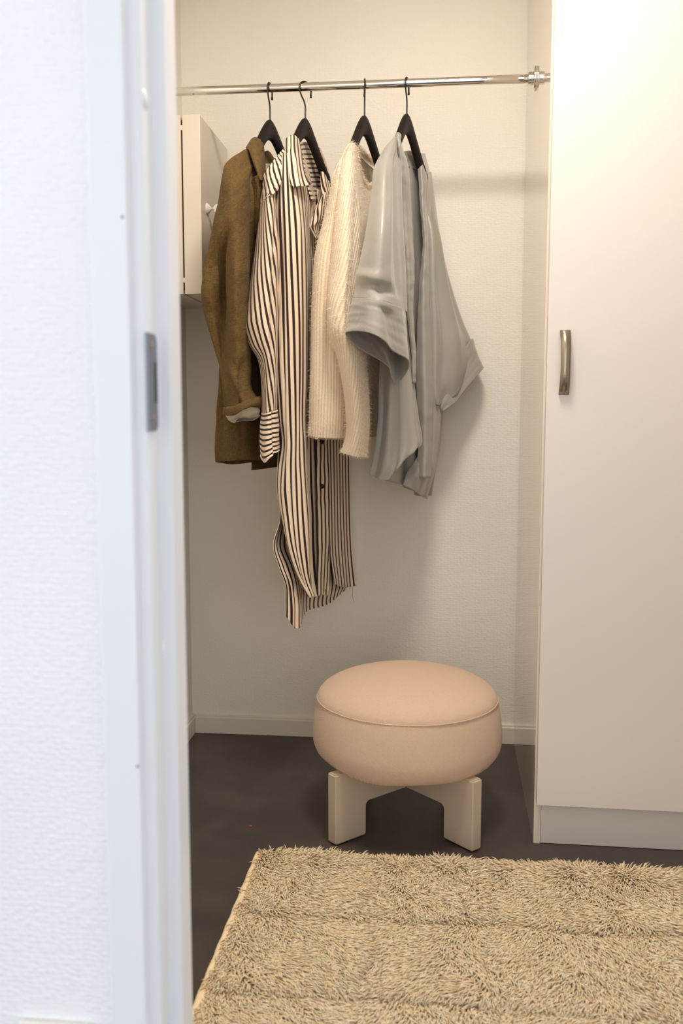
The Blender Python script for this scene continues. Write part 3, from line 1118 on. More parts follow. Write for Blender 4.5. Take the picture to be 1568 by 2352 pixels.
cloth('neck_band', [
    (306, [(908, 2.345, 2), (914, 2.340, -2), (920, 2.36, 3)]),
    (340, [(913, 2.335), (918, 2.330), (923, 2.355)]),
    (392, [(917, 2.340), (927, 2.345), (938, 2.385)]),
    (470, [(918, 2.370), (931, 2.366), (944, 2.40)]),
    (560, [(925, 2.368), (937, 2.364), (948, 2.40)]),
    (640, [(930, 2.370), (940, 2.366), (950, 2.40)]),
    (710, [(934, 2.375), (942, 2.372), (948, 2.40)]),
    (800, [(944, 2.39), (948, 2.385), (953, 2.41)]),
    (880, [(947, 2.395), (950, 2.39), (954, 2.41)]),
], M_SATIN, kim, 16, 110, wrinkle=0.0012, wfreq=(1, 12), thick=0.003)
# back
cloth('back_panel', [
    (352, [(905, 2.445), (925, 2.50), (945, 2.545, 2), (966, 2.60, 8)]),
    (390, [(890, 2.43), (925, 2.50), (952, 2.56), (978, 2.64, 5)]),
    (480, [(882, 2.43), (925, 2.50), (957, 2.57), (992, 2.68)]),
    (640, [(878, 2.43), (925, 2.50), (960, 2.57), (996, 2.69)]),
    (860, [(873, 2.43), (925, 2.50), (965, 2.58), (1002, 2.69)]),
    (1000, [(869, 2.43), (925, 2.50), (965, 2.58), (1004, 2.68)]),
    (1112, [(866, 2.43, -14), (925, 2.50, 4), (960, 2.57, 26), (985, 2.66, 26)]),
], M_SATIN, kim, 60, 90, wavy=[(4, 0.1, 0.1, 0.008, 0.05, 0.5)])
# far front with its band and hem
cloth('front_panel', [
    (352, [(965, 2.56), (968, 2.565), (971, 2.58), (975, 2.62)]),
    (400, [(961, 2.545), (970, 2.545), (979, 2.57), (987, 2.65)]),
    (480, [(967, 2.53), (973, 2.525), (980, 2.56), (997, 2.66)]),
    (560, [(973, 2.52), (979, 2.515), (986, 2.55), (1004, 2.67)]),
    (650, [(964, 2.505), (974, 2.50), (985, 2.53), (1008, 2.66)]),
    (760, [(959, 2.495), (973, 2.485), (988, 2.51), (1008, 2.64)]),
    (890, [(957, 2.49), (975, 2.475), (993, 2.50), (1010, 2.63)]),
    (960, [(958, 2.49), (976, 2.475), (993, 2.50), (1014, 2.63)]),
    (1040, [(961, 2.49), (976, 2.48), (991, 2.505), (1003, 2.63)]),
    (1085, [(935, 2.48), (962, 2.475), (983, 2.50), (994, 2.62)]),
    (1112, [(925, 2.47, 2), (947, 2.475, 13), (964, 2.50, 25), (981, 2.60, 30)]),
], M_SATIN, kim, 50, 140, folds=[(0.62, 0.62, 0.35, 0.92, 0.04, -0.006), (0.35, 0.35, 0.3, 0.9, 0.2, 0.004), (0.85, 0.85, 0.3, 1.0, 0.06, 0.008)], wrinkle=0.001, wfreq=(1.5, 5))
cloth('neck_band', [
    (352, [(964, 2.555), (967, 2.55), (970, 2.57)]),
    (400, [(960, 2.540), (969, 2.532), (978, 2.56)]),
    (480, [(966, 2.525), (972, 2.515), (979, 2.55)]),
    (560, [(972, 2.515), (978, 2.505), (985, 2.54)]),
    (650, [(963, 2.500), (973, 2.49), (984, 2.52)]),
    (760, [(958, 2.490), (973, 2.475), (988, 2.50)]),
    (890, [(956, 2.485), (975, 2.465), (993, 2.49)]),
    (1000, [(959, 2.485), (976, 2.466), (991, 2.49)]),
    (1098, [(957, 2.480), (974, 2.466), (988, 2.495)]),
], M_SATIN, kim, 16, 120, wrinkle=0.0012, wfreq=(1, 14), thick=0.003)
cloth('collar_facing', [
    (344, [(921, 2.46, 6), (936, 2.53, 2), (952, 2.56, 4)]),
    (370, [(921, 2.45, 4), (938, 2.53, 2), (956, 2.565, 6)]),
    (384, [(922, 2.445, 6), (940, 2.53, 0), (958, 2.56, 6)]),
], M_SATIN, kim, 20, 16, thick=0.003)
# far sleeve
cloth('sleeve', [
    (395, [(980, 2.60), (985, 2.625), (989, 2.66), (988, 2.70), (982, 2.68), (979, 2.64)]),
    (480, [(979, 2.57), (990, 2.60), (1001, 2.665), (998, 2.715), (988, 2.70), (979, 2.64)]),
    (560, [(985, 2.56), (998, 2.58), (1013, 2.67), (1008, 2.725), (995, 2.71), (984, 2.64)]),
    (650, [(985, 2.545), (1006, 2.57), (1033, 2.67), (1025, 2.73), (1000, 2.71), (985, 2.63)]),
    (730, [(987, 2.535), (1018, 2.56), (1058, 2.67), (1046, 2.735), (1005, 2.715), (987, 2.62)]),
    (800, [(988, 2.53, 20), (1022, 2.55, 0), (1079, 2.665, -19), (1062, 2.735, -10), (1010, 2.72, 10), (990, 2.62, 20)]),
    (868, [(992, 2.53, 42), (1020, 2.55, 8), (1092, 2.66, -52), (1078, 2.735, -36), (1020, 2.72, 20), (1000, 2.62, 45)]),
    (930, [(999, 2.535, -2), (1018, 2.56, -4), (1088, 2.665, -66), (1080, 2.735, -58), (1030, 2.72, -6), (1008, 2.62, 0)]),
], M_SATIN, kim, 80, 100, True, folds=[(0.17, 0.16, 0.1, 0.9, 0.03, -0.012), (0.25, 0.22, 0.15, 1.0, 0.025, 0.009), (0.08, 0.06, 0.1, 1.0, 0.03, 0.008), (0.31, 0.30, 0.35, 1.0, 0.03, -0.008)], wrinkle=0.001, wfreq=(2, 2))
cloth('sleeve_cuff', [
    (930, [(1008, 2.555, -4), (1036, 2.595, -62), (1079, 2.66, -148), (1084, 2.735, -130), (1045, 2.72, -50), (1015, 2.62, 0)]),
    (932, [(1012, 2.555, 4), (1043, 2.595, -40), (1092, 2.66, -112), (1093, 2.735, -100), (1055, 2.72, -40), (1018, 2.62, 5)]),
    (942, [(1018, 2.56, 2), (1054, 2.60, -28), (1106, 2.66, -92), (1102, 2.735, -88), (1060, 2.725, -38), (1021, 2.62, 2)]),
], M_SATIN, kim, 60, 30, True, folds=[(0.1, 0.1, 0, 1, 0.05, 0.006), (0.2, 0.22, 0, 1, 0.04, -0.006)], wrinkle=0.0006)
cloth('side_panel', [
    (880, [(998, 2.56), (1008, 2.62), (1014, 2.68)]),
    (935, [(992, 2.52), (1006, 2.58), (1017, 2.67)]),
    (1000, [(990, 2.52), (1002, 2.58), (1013, 2.66)]),
    (1070, [(986, 2.52), (994, 2.57), (1000, 2.65)]),
    (1146, [(966, 2.52, -8), (974, 2.57, -2), (980, 2.63, 0)]),
], M_SATIN, kim, 24, 60, wrinkle=0.002, wfreq=(1, 3))
pb = P(989, 888, 2.485)
MM = Matrix.Translation(tuple(pb)) @ Matrix.Rotation(math.pi / 2, 4, 'X')
lathe('snap_button', [(0.0001, 0.0025), (0.0028, 0.002), (0.0036, 0.0), (0.0028, -0.001)], M_STEEL, kim, MM, 16)

# ---- cream mohair sweater
swe = thing('knit_sweater', 'fuzzy cream ribbed knit sweater hanging between striped dress and silver top', 'sweater', base_at(790, 1040, 2.4))
cloth('body', [
    (400, [(768, 2.32, 6), (781, 2.295, -32), (806, 2.35, -72), (823, 2.43, -20), (838, 2.5, 22), (868, 2.58, 10), (893, 2.66, 20), (842, 2.57, -25), (802, 2.43, -60), (776, 2.36, -20)]),
    (440, [(759, 2.315), (776, 2.275, -8), (806, 2.31, -30), (826, 2.4, 0), (843, 2.48, 20), (872, 2.57, 15), (899, 2.66, 14), (846, 2.6, -5), (803, 2.47, -20), (769, 2.36, -10)]),
    (520, [(740, 2.315), (768, 2.27), (805, 2.295), (829, 2.37), (850, 2.46), (876, 2.57), (901, 2.66), (848, 2.61), (798, 2.48), (752, 2.36)]),
    (600, [(723, 2.315), (757, 2.265), (802, 2.285), (828, 2.36), (851, 2.46), (876, 2.57), (900, 2.66), (846, 2.61), (790, 2.48), (740, 2.36)]),
    (700, [(716, 2.315), (748, 2.27), (796, 2.29), (828, 2.36), (851, 2.46), (876, 2.57), (898, 2.66), (842, 2.61), (782, 2.48), (733, 2.36)]),
    (800, [(714, 2.315), (745, 2.275), (790, 2.295), (826, 2.36), (850, 2.46), (876, 2.57), (896, 2.66), (840, 2.61), (780, 2.48), (731, 2.36)]),
    (900, [(713, 2.315), (744, 2.275), (788, 2.295), (824, 2.36), (848, 2.46), (872, 2.57), (894, 2.66), (838, 2.61), (778, 2.48), (729, 2.36)]),
    (965, [(711, 2.315), (742, 2.275), (786, 2.295), (822, 2.36), (846, 2.46), (870, 2.57), (890, 2.66), (836, 2.61), (776, 2.48), (727, 2.36)]),
    (1004, [(708, 2.315, -2), (740, 2.28, 2), (784, 2.3, 3), (820, 2.36, 1), (844, 2.46, 0), (868, 2.57, -2), (888, 2.66, -8), (834, 2.61, 2), (774, 2.48, 6), (725, 2.36, 4)]),
], M_KNIT, swe, 150, 150, True, folds=[(0.13, 0.10, 0.1, 0.8, 0.025, -0.010), (0.06, 0.05, 0.2, 1.0, 0.03, 0.004)], wrinkle=0.0018, wfreq=(5, 2), thick=0.004)
cloth('sleeve', [
    (346, [(796, 2.315, 4), (802, 2.30, -10), (811, 2.305, -17), (820, 2.345, -7), (814, 2.42, -6), (804, 2.40, -2)]),
    (392, [(783, 2.297, -6), (797, 2.28, -26), (812, 2.300, -22), (821, 2.395, -6), (812, 2.455, 0), (795, 2.395, -4)]),
    (460, [(774, 2.27), (794, 2.235, -4), (812, 2.265), (824, 2.375), (810, 2.405), (788, 2.355)]),
    (560, [(764, 2.26), (790, 2.21), (810, 2.235), (822, 2.345), (806, 2.375), (780, 2.335)]),
    (650, [(755, 2.255), (786, 2.195), (808, 2.225), (818, 2.325), (802, 2.355), (772, 2.315)]),
    (720, [(752, 2.25), (784, 2.19), (808, 2.22), (820, 2.32), (802, 2.345), (770, 2.305)]),
    (768, [(757, 2.25, 4), (788, 2.19), (812, 2.22), (826, 2.32), (806, 2.345), (776, 2.305)]),
    (815, [(773, 2.25), (799, 2.2), (822, 2.225), (836, 2.315), (818, 2.345), (790, 2.305)]),
    (870, [(785, 2.255), (808, 2.205), (828, 2.23), (842, 2.305), (828, 2.34), (802, 2.305)]),
    (930, [(792, 2.255), (813, 2.21), (832, 2.23), (847, 2.3), (834, 2.335), (808, 2.305)]),
    (985, [(795, 2.255), (815, 2.215), (833, 2.232), (846, 2.29), (834, 2.325), (810, 2.3)]),
    (1025, [(789, 2.255, -2), (811, 2.215, 4), (831, 2.232, 4), (843, 2.285, 2), (832, 2.32), (806, 2.295)]),
    (1044, [(783, 2.255, -5), (808, 2.215, 3), (830, 2.232, 6), (841, 2.285, 4), (830, 2.32), (803, 2.295, 0)]),
], M_KNIT, swe, 110, 170, True, folds=[(0.30, 0.22, 0.25, 0.62, 0.05, -0.008), (0.42, 0.40, 0.1, 0.6, 0.04, 0.008), (0.36, 0.36, 0.1, 0.6, 0.025, -0.006), (0.12, 0.10, 0.30, 0.55, 0.07, 0.008)],
    wrinkle=0.0012, wfreq=(3, 3), shear=0.22, thick=0.004)
# ribbed neckline roll
ring = [(806, 331, 2.37), (815, 345, 2.40), (822, 385, 2.435), (832, 415, 2.48), (845, 428, 2.52), (862, 426, 2.57), (880, 405, 2.61), (868, 380, 2.60), (842, 362, 2.56), (822, 342, 2.47)]
pth = crom([tuple(P(*q)) for q in ring + ring[:1]], 80)
sweep('neck_rib', pth, 0.0052, M_KNIT, swe, 10, False)


def fuzz(parent, srcs, n, seed):
    r = np.random.default_rng(seed)
    V, Fc = [], []
    for src in srcs:
        me = src.data
        co = np.empty(len(me.vertices) * 3, dtype=np.float32)
        me.vertices.foreach_get('co', co)
        co = co.reshape(-1, 3) + np.array(src.location) + np.array(parent.location)
        no = np.empty(len(me.vertices) * 3, dtype=np.float32)
        me.vertices.foreach_get('normal', no)
        no = no.reshape(-1, 3)
        # the sides one can see from the door
        ok = np.where(np.einsum('ij,ij->i', no, CAM_POS - co) > -0.35)[0]
        idx = r.choice(ok, n)
        p = co[idx] + r.normal(0, 0.0012, (n, 3))
        d = no[idx] * r.uniform(0.1, 0.8, (n, 1)) + r.normal(0, 0.6, (n, 3)) + np.array([0, 0, -0.2])
        d /= np.linalg.norm(d, axis=1, keepdims=True)
        L = r.uniform(0.004, 0.013, (n, 1))
        side = np.cross(d, r.normal(0, 1, (n, 3)))
        side /= np.linalg.norm(side, axis=1, keepdims=True)
        w = 0.00022
        mid = p + d * L * 0.55 + side * 0.0
        tip = p + d * L + np.cross(side, d) * L * 0.35 + np.array([0, 0, -0.0015])
        base = sum(len(v) for v in V)
        V.append(np.stack([p - side * w, p + side * w, mid + side * w, mid - side * w, tip], 1).reshape(-1, 3))
        k = np.arange(n)[:, None] * 5 + base
        Fc += [tuple(q) for q in np.concatenate([k, k + 1, k + 2, k + 3], 1).tolist()]
        Fc += [tuple(q) for q in np.concatenate([k + 3, k + 2, k + 4], 1).tolist()]
    o = mesh_obj('fuzz', np.concatenate(V), Fc, M_FUZZ, parent, False)
    o['kind'] = 'stuff'
    return o


fuzz(swe, [o for o in swe.children if o.name.split('.')[0] in ('body', 'sleeve', 'neck_rib')], 9000, 5)

# ---- striped shirt dress
shi = thing('shirt_dress', 'long cream and black striped shirt dress with collar and dark buttons', 'dress', base_at(710, 1400, 2.42))
cloth('sleeve', [
    (455, [(598, 2.275, 14), (607, 2.225, 2), (619, 2.205, -12), (632, 2.26, -16), (636, 2.33, 0), (624, 2.375, 5), (608, 2.35, 12)]),
    (500, [(595, 2.27), (606, 2.215), (621, 2.195), (634, 2.25), (639, 2.32), (625, 2.37), (606, 2.34)]),
    (570, [(586, 2.265), (602, 2.205), (620, 2.185), (634, 2.235), (640, 2.31), (622, 2.36), (600, 2.34)]),
    (650, [(575, 2.265), (595, 2.20), (616, 2.18), (632, 2.23), (639, 2.30), (620, 2.35), (594, 2.335)]),
    (715, [(564, 2.265), (590, 2.195), (614, 2.178), (631, 2.225), (638, 2.295), (617, 2.345), (588, 2.335)]),
    (748, [(558, 2.262), (588, 2.195), (613, 2.178), (631, 2.22), (637, 2.29), (616, 2.34), (586, 2.33)]),
    (788, [(570, 2.26), (593, 2.20), (615, 2.182), (631, 2.22), (637, 2.285), (618, 2.33), (592, 2.325)]),
    (828, [(593, 2.26), (604, 2.215), (618, 2.19), (631, 2.22), (637, 2.28), (622, 2.32), (606, 2.31)]),
    (885, [(600, 2.255), (607, 2.22), (618, 2.20), (630, 2.22), (636, 2.275), (624, 2.31), (609, 2.30)]),
    (946, [(601, 2.255, 2), (606, 2.222, 4), (616, 2.205, 2), (628, 2.222, -2), (636, 2.27, -5), (624, 2.305), (608, 2.295)]),
], M_STRIPE, shi, 110, 150, True, folds=[(0.40, 0.36, 0.05, 1.0, 0.035, -0.008), (0.12, 0.10, 0.2, 0.8, 0.06, 0.005)],
    wrinkle=0.0005, wfreq=(4, 2), shear=-0.17, uky=0.5)
cloth('sleeve_cuff', [
    (946, [(600, 2.254, 2), (606, 2.219, 4), (616, 2.202, 2), (629, 2.219, -2), (638, 2.27, -5), (625, 2.308), (607, 2.298)]),
    (990, [(597, 2.254), (605, 2.215, 4), (617, 2.20, 3), (631, 2.217, 0), (640, 2.27, -2), (627, 2.31), (606, 2.30)]),
    (1030, [(597, 2.254, 4), (605, 2.213, 14), (618, 2.20, 10), (633, 2.217, 0), (641, 2.27, -4), (628, 2.31, 0), (606, 2.30, 2)]),
    (1042, [(598, 2.254, 6), (607, 2.214, 21), (620, 2.20, 10), (634, 2.217, -2), (641, 2.27, -6), (629, 2.31, 0), (608, 2.30, 8)]),
], M_STRIPE, shi, 80, 60, True, folds=[(0.40, 0.40, 0, 1, 0.025, -0.012)], wrinkle=0.0008, swap=True)
# shoulder yoke
cloth('yoke', [
    (338, [(648, 2.34, 6), (656, 2.36, 0), (664, 2.38, -4), (676, 2.42, -10)]),
    (372, [(625, 2.27, 2), (636, 2.265, -2), (648, 2.275, 0), (660, 2.30, 0)]),
    (402, [(607, 2.265, -2), (620, 2.235, 0), (633, 2.235, 4), (648, 2.25, 8)]),
    (440, [(601, 2.275, -4), (612, 2.222, 0), (624, 2.205, 4), (638, 2.235, -4)]),
    (462, [(597, 2.278, 6), (607, 2.222, 0), (619, 2.202, -14), (633, 2.235, -24)]),
], M_STRIPE, shi, 60, 60, wrinkle=0.0008, shear=-0.48, uky=0.35, us=0.8)
cloth('front_panel', [
    (352, [(644, 2.29, 8), (651, 2.285), (659, 2.3), (668, 2.34), (678, 2.38), (688, 2.42), (697, 2.45)]),
    (400, [(640, 2.262), (650, 2.25), (662, 2.26), (675, 2.3), (688, 2.36), (701, 2.42), (712, 2.45)]),
    (460, [(637, 2.262), (650, 2.245), (665, 2.25), (681, 2.28), (696, 2.34), (711, 2.42), (725, 2.5)]),
    (540, [(637, 2.265), (651, 2.248), (668, 2.25), (686, 2.275), (702, 2.33), (711, 2.45), (732, 2.51)]),
    (640, [(637, 2.268), (652, 2.25), (670, 2.252), (688, 2.275), (704, 2.325), (713, 2.45), (742, 2.52)]),
    (760, [(637, 2.27), (653, 2.252), (671, 2.254), (689, 2.275), (704, 2.32), (713, 2.45), (748, 2.53)]),
    (880, [(638, 2.272), (654, 2.254), (671, 2.256), (688, 2.275), (702, 2.315), (711, 2.45), (752, 2.535)]),
    (960, [(641, 2.275), (655, 2.256), (671, 2.258), (687, 2.275), (698, 2.31), (707, 2.45), (754, 2.54)]),
    (1017, [(645, 2.275), (657, 2.258), (672, 2.26), (687, 2.275), (699, 2.31), (708, 2.45), (754, 2.54)]),
    (1075, [(637, 2.275), (653, 2.26), (670, 2.262), (687, 2.278), (700, 2.31), (709, 2.45), (755, 2.54)]),
    (1130, [(636, 2.275), (652, 2.26), (671, 2.264), (689, 2.28), (702, 2.312), (711, 2.45), (756, 2.54)]),
    (1190, [(645, 2.275), (657, 2.262), (673, 2.266), (690, 2.28), (705, 2.312), (714, 2.45), (757, 2.54)]),
    (1250, [(657, 2.275), (666, 2.266), (678, 2.268), (693, 2.28), (706, 2.312), (715, 2.45), (757, 2.54)]),
    (1305, [(675, 2.28), (681, 2.274), (689, 2.276), (699, 2.288), (707, 2.315), (716, 2.45), (756, 2.54)]),
    (1342, [(692, 2.29), (696, 2.286), (700, 2.29), (706, 2.3), (711, 2.325), (720, 2.45), (753, 2.54)]),
    (1369, [(713, 2.3, 0), (714, 2.298, 2), (715, 2.3, 3), (717, 2.31, 3), (720, 2.335, 3), (729, 2.45, 0), (750, 2.538, -2)]),
], M_STRIPE, shi, 120, 220, wavy=[(2.2, 0.15, 0.9, 0.0035, 0.1, 0.6)], folds=[(0.30, 0.34, 0.12, 0.8, 0.035, -0.005), (0.12, 0.16, 0.05, 0.7, 0.03, -0.006), (0.50, 0.50, 0.05, 0.9, 0.03, 0.003), (0.82, 0.84, 0.5, 1.0, 0.03, -0.008)],
    wrinkle=0.0012, wfreq=(3, 4), shear=-0.018, uky=0.28, us=1.12)
cloth('front_panel', [
    (440, [(728, 2.52, -6), (738, 2.57, -4), (748, 2.62, -4), (762, 2.67, 0)]),
    (520, [(735, 2.525), (748, 2.58), (760, 2.63), (772, 2.69)]),
    (640, [(744, 2.53), (758, 2.59), (772, 2.65), (784, 2.69)]),
    (800, [(750, 2.535), (768, 2.6), (784, 2.66), (796, 2.69)]),
    (960, [(753, 2.54), (772, 2.605), (789, 2.665), (801, 2.69)]),
    (1060, [(755, 2.54), (774, 2.605), (791, 2.665), (804, 2.69)]),
    (1180, [(757, 2.54), (776, 2.605), (793, 2.665), (806, 2.69)]),
    (1270, [(760, 2.54), (779, 2.605), (796, 2.665), (810, 2.69)]),
    (1346, [(770, 2.55, -4), (786, 2.605, 2), (802, 2.665, 2), (818, 2.69, -1)]),
], M_STRIPE, shi, 60, 120, wrinkle=0.001, wfreq=(2, 2), uky=0.45)
cloth('back_panel', [
    (372, [(628, 2.29, 4), (650, 2.37, -14), (680, 2.45, -22), (715, 2.57, -12), (752, 2.66, 10)]),
    (440, [(622, 2.32), (650, 2.41), (690, 2.51), (725, 2.60), (765, 2.69)]),
    (600, [(628, 2.33), (655, 2.42), (695, 2.52), (735, 2.61), (782, 2.70)]),
    (800, [(634, 2.32), (658, 2.42), (698, 2.52), (742, 2.61), (790, 2.70)]),
    (1000, [(640, 2.31), (660, 2.41), (700, 2.52), (746, 2.61), (796, 2.70)]),
    (1120, [(636, 2.30), (658, 2.40), (700, 2.51), (748, 2.61), (800, 2.70)]),
    (1190, [(643, 2.295), (655, 2.37), (696, 2.50), (748, 2.61), (802, 2.70)]),
    (1252, [(628, 2.285), (648, 2.335), (692, 2.47), (750, 2.61), (802, 2.70)]),
    (1300, [(641, 2.285), (664, 2.315), (698, 2.43), (754, 2.60), (800, 2.70)]),
    (1345, [(656, 2.29), (677, 2.305), (702, 2.42), (758, 2.60), (797, 2.70)]),
    (1385, [(657, 2.29), (684, 2.305, 4), (701, 2.41, 2), (752, 2.59, -6), (794, 2.69, -36)]),
    (1412, [(656, 2.29, 4), (685, 2.305, 33), (702, 2.40, -6), (752, 2.585, -24), (793, 2.69, -56)]),
], M_STRIPE, shi, 110, 190, folds=[(0.10, 0.12, 0.75, 1.0, 0.03, 0.006), (0.2, 0.2, 0.8, 1, 0.04, -0.006)], wrinkle=0.0014, wfreq=(3, 3), uoff=0.003, uky=0.35)
# collar: near leaf, stand, far leaf
cloth('collar_leaf', [
    (318, [(655, 2.365, 2), (664, 2.355, -5), (674, 2.365, -8), (683, 2.385, -1), (687, 2.40, 6)]),
    (345, [(655, 2.325, 4), (664, 2.315, -4), (675, 2.33, -6), (686, 2.36, 0), (692, 2.385, 6)]),
    (380, [(658, 2.285, 4), (667, 2.275, 0), (679, 2.295, 0), (690, 2.335, 0), (696, 2.36, 4)]),
    (408, [(661, 2.265, 2), (671, 2.258, 2), (683, 2.28, 2), (696, 2.32, 2), (704, 2.345, 2)]),
    (425, [(665, 2.255, -1), (675, 2.25, 3), (687, 2.27, 4), (702, 2.31, 2), (714, 2.34, -2)]),
], M_STRIPE, shi, 60, 60, folds=[(0.45, 0.45, 0.3, 1.0, 0.08, 0.004), (0.30, 0.30, 0.2, 1, 0.05, -0.005)], thick=0.0024, uky=0.35)
cloth('collar_stand', [
    (328, [(688, 2.40, 0), (694, 2.45, -2), (702, 2.50, -2), (712, 2.54, 0), (724, 2.57, 6), (733, 2.56, 14)]),
    (360, [(692, 2.39, 0), (698, 2.46, 0), (707, 2.52, 0), (717, 2.56, 0), (728, 2.59, 2), (738, 2.565, 6)]),
    (400, [(698, 2.385, 0), (706, 2.46, 0), (714, 2.52, 0), (722, 2.57, 0), (731, 2.60, 0), (740, 2.57, 4)]),
    (462, [(716, 2.40, 0), (722, 2.47, 0), (726, 2.53, 0), (730, 2.58, 0), (735, 2.60, 0), (742, 2.575, -6)]),
], M_STRIPE, shi, 60, 60, swap=True, thick=0.002)
cloth('collar_leaf', [
    (340, [(731, 2.565, 0), (733, 2.57, -1), (736, 2.58, 4)]),
    (380, [(735, 2.545, 0), (741, 2.55, -2), (750, 2.58, 0)]),
    (425, [(737, 2.525, 6), (746, 2.53, 2), (758, 2.57, -4)]),
    (456, [(746, 2.515, 2), (753, 2.53, -4), (762, 2.565, -14)]),
], M_STRIPE, shi, 30, 40, thick=0.0024, shear=-0.1)
cloth('placket', [
    (442, [(744, 2.50, 4), (748, 2.495, 0), (754, 2.51, 4)]),
    (466, [(729, 2.475, 2), (737, 2.465, 4), (750, 2.49, 8)]),
    (500, [(716, 2.445, 2), (726, 2.435, 6), (742, 2.47, 0)]),
    (522, [(711, 2.43, 2), (718, 2.425, 2), (732, 2.46, 0)]),
    (548, [(722, 2.44, -4), (726, 2.435, 0), (733, 2.46, 2)]),
], M_STRIPE, shi, 30, 50, thick=0.002, shear=-0.25)
cloth('button_placket', [
    (985, [(724, 2.474), (738, 2.497), (752, 2.529)]),
    (1060, [(725, 2.474), (739, 2.497), (754, 2.529)]),
    (1150, [(726, 2.474), (740, 2.497), (756, 2.529)]),
    (1250, [(728, 2.474), (742, 2.497), (756, 2.529)]),
    (1366, [(727, 2.470, 2), (738, 2.495, 2), (749, 2.526, -1)]),
], M_STRIPE, shi, 30, 120, wavy=[(0.6, 0.1, 5.0, 0.0005, 0.0, 0.3)], uky=0.5, thick=0.003, uoff=0.005, wrinkle=0.0008, wfreq=(1, 6))
for (px, py, Y) in ((738, 1015, 2.489), (739, 1117, 2.489)):
    q = P(px, py, Y)
    MM = Matrix.Translation(tuple(q)) @ Matrix.Rotation(math.radians(55), 4, 'Z') @ Matrix.Rotation(math.pi / 2, 4, 'X')
    lathe('button', [(0.0001, 0.002), (0.0036, 0.002), (0.0058, 0.0034), (0.0066, 0.002), (0.0066, -0.001), (0.0001, -0.001)], M_BUTTON, shi, MM, 24)
pth = crom([tuple(P(808, 1346, 2.66)), tuple(P(810, 1358, 2.66)), tuple(P(809, 1370, 2.66)), tuple(P(813, 1381, 2.66))], 16)
sweep('loose_thread', pth, 0.0004, M_BUTTON, shi, 6)

# ---- olive linen jacket
jac = thing('linen_jacket', 'olive brown linen jacket with one rolled cuff, leftmost on the rail', 'jacket', base_at(560, 1065, 2.45))
cloth('sleeve', [
    (349, [(559, 2.36, -4), (563, 2.345, -6), (568, 2.335, -6), (575, 2.345, -2), (580, 2.37, 4), (576, 2.42, 4), (566, 2.41, 0)]),
    (376, [(523, 2.285, -2), (534, 2.265, -8), (548, 2.26, -6), (566, 2.28, 0), (579, 2.32, 4), (566, 2.40, 0), (542, 2.36, -4)]),
    (405, [(510, 2.26), (524, 2.22), (542, 2.215), (560, 2.235), (574, 2.29), (560, 2.38), (530, 2.34)]),
    (450, [(504, 2.255), (521, 2.205), (540, 2.195), (558, 2.22), (573, 2.28), (556, 2.36), (524, 2.33)]),
    (517, [(487, 2.255), (502, 2.225), (525, 2.19), (551, 2.205), (573, 2.27), (552, 2.35), (516, 2.33)]),
    (590, [(474, 2.26), (490, 2.24), (508, 2.235), (543, 2.185), (573, 2.265), (548, 2.34), (505, 2.33)]),
    (668, [(463, 2.26), (484, 2.24), (511, 2.26), (542, 2.185), (572, 2.26), (547, 2.33), (498, 2.325)]),
    (724, [(471, 2.27), (488, 2.255), (512, 2.265), (542, 2.19), (573, 2.26), (548, 2.325), (502, 2.325)]),
    (775, [(486, 2.27), (498, 2.26), (513, 2.265), (543, 2.195), (575, 2.26), (550, 2.32), (510, 2.32)]),
    (829, [(503, 2.27), (507, 2.262), (514, 2.255), (545, 2.20), (576, 2.26), (552, 2.31), (518, 2.315)]),
    (885, [(512, 2.265), (514, 2.25), (521, 2.235), (548, 2.205), (577, 2.26), (556, 2.30), (525, 2.30)]),
    (936, [(518, 2.26), (523, 2.24, 2), (531, 2.225, 4), (556, 2.21, 0), (590, 2.25, -14), (570, 2.29, -10), (535, 2.29, 0)]),
], M_LINEN, jac, 120, 170, True, folds=[(0.30, 0.28, 0.36, 0.72, 0.022, -0.024), (0.20, 0.24, 0.3, 0.6, 0.03, 0.006), (0.62, 0.60, 0.05, 0.35, 0.04, 0.004), (0.50, 0.40, 0.78, 1.0, 0.04, -0.010), (0.36, 0.46, 0.82, 1.0, 0.03, 0.009)],
    wrinkle=0.0016, wfreq=(5, 6))
cloth('rolled_cuff', [
    (930, [(515, 2.258, 6), (524, 2.226, 4), (540, 2.203, 2), (562, 2.196, -8), (580, 2.215, -16), (598, 2.25, -20), (580, 2.30, -14), (540, 2.305, 0), (522, 2.29, 4)]),
    (937, [(513, 2.256, 0), (522, 2.222, 2), (540, 2.199, 2), (562, 2.192, -8), (582, 2.212, -14), (600, 2.25, -18), (582, 2.303, -10), (540, 2.308, 4), (520, 2.292, 4)]),
    (946, [(513, 2.256, 3), (522, 2.222, 5), (540, 2.199, 5), (562, 2.192, -8), (582, 2.212, -16), (600, 2.25, -14), (582, 2.303, -2), (540, 2.308, 6), (520, 2.292, 6)]),
    (950, [(516, 2.259, 2), (524, 2.23, 2), (540, 2.206, 2), (562, 2.199, -14), (581, 2.217, -16), (596, 2.25, -12), (580, 2.298, -2), (540, 2.30, 6), (522, 2.286, 6)]),
], M_LINEN, jac, 90, 26, True, wrinkle=0.001, wfreq=(4, 1), thick=0.003)
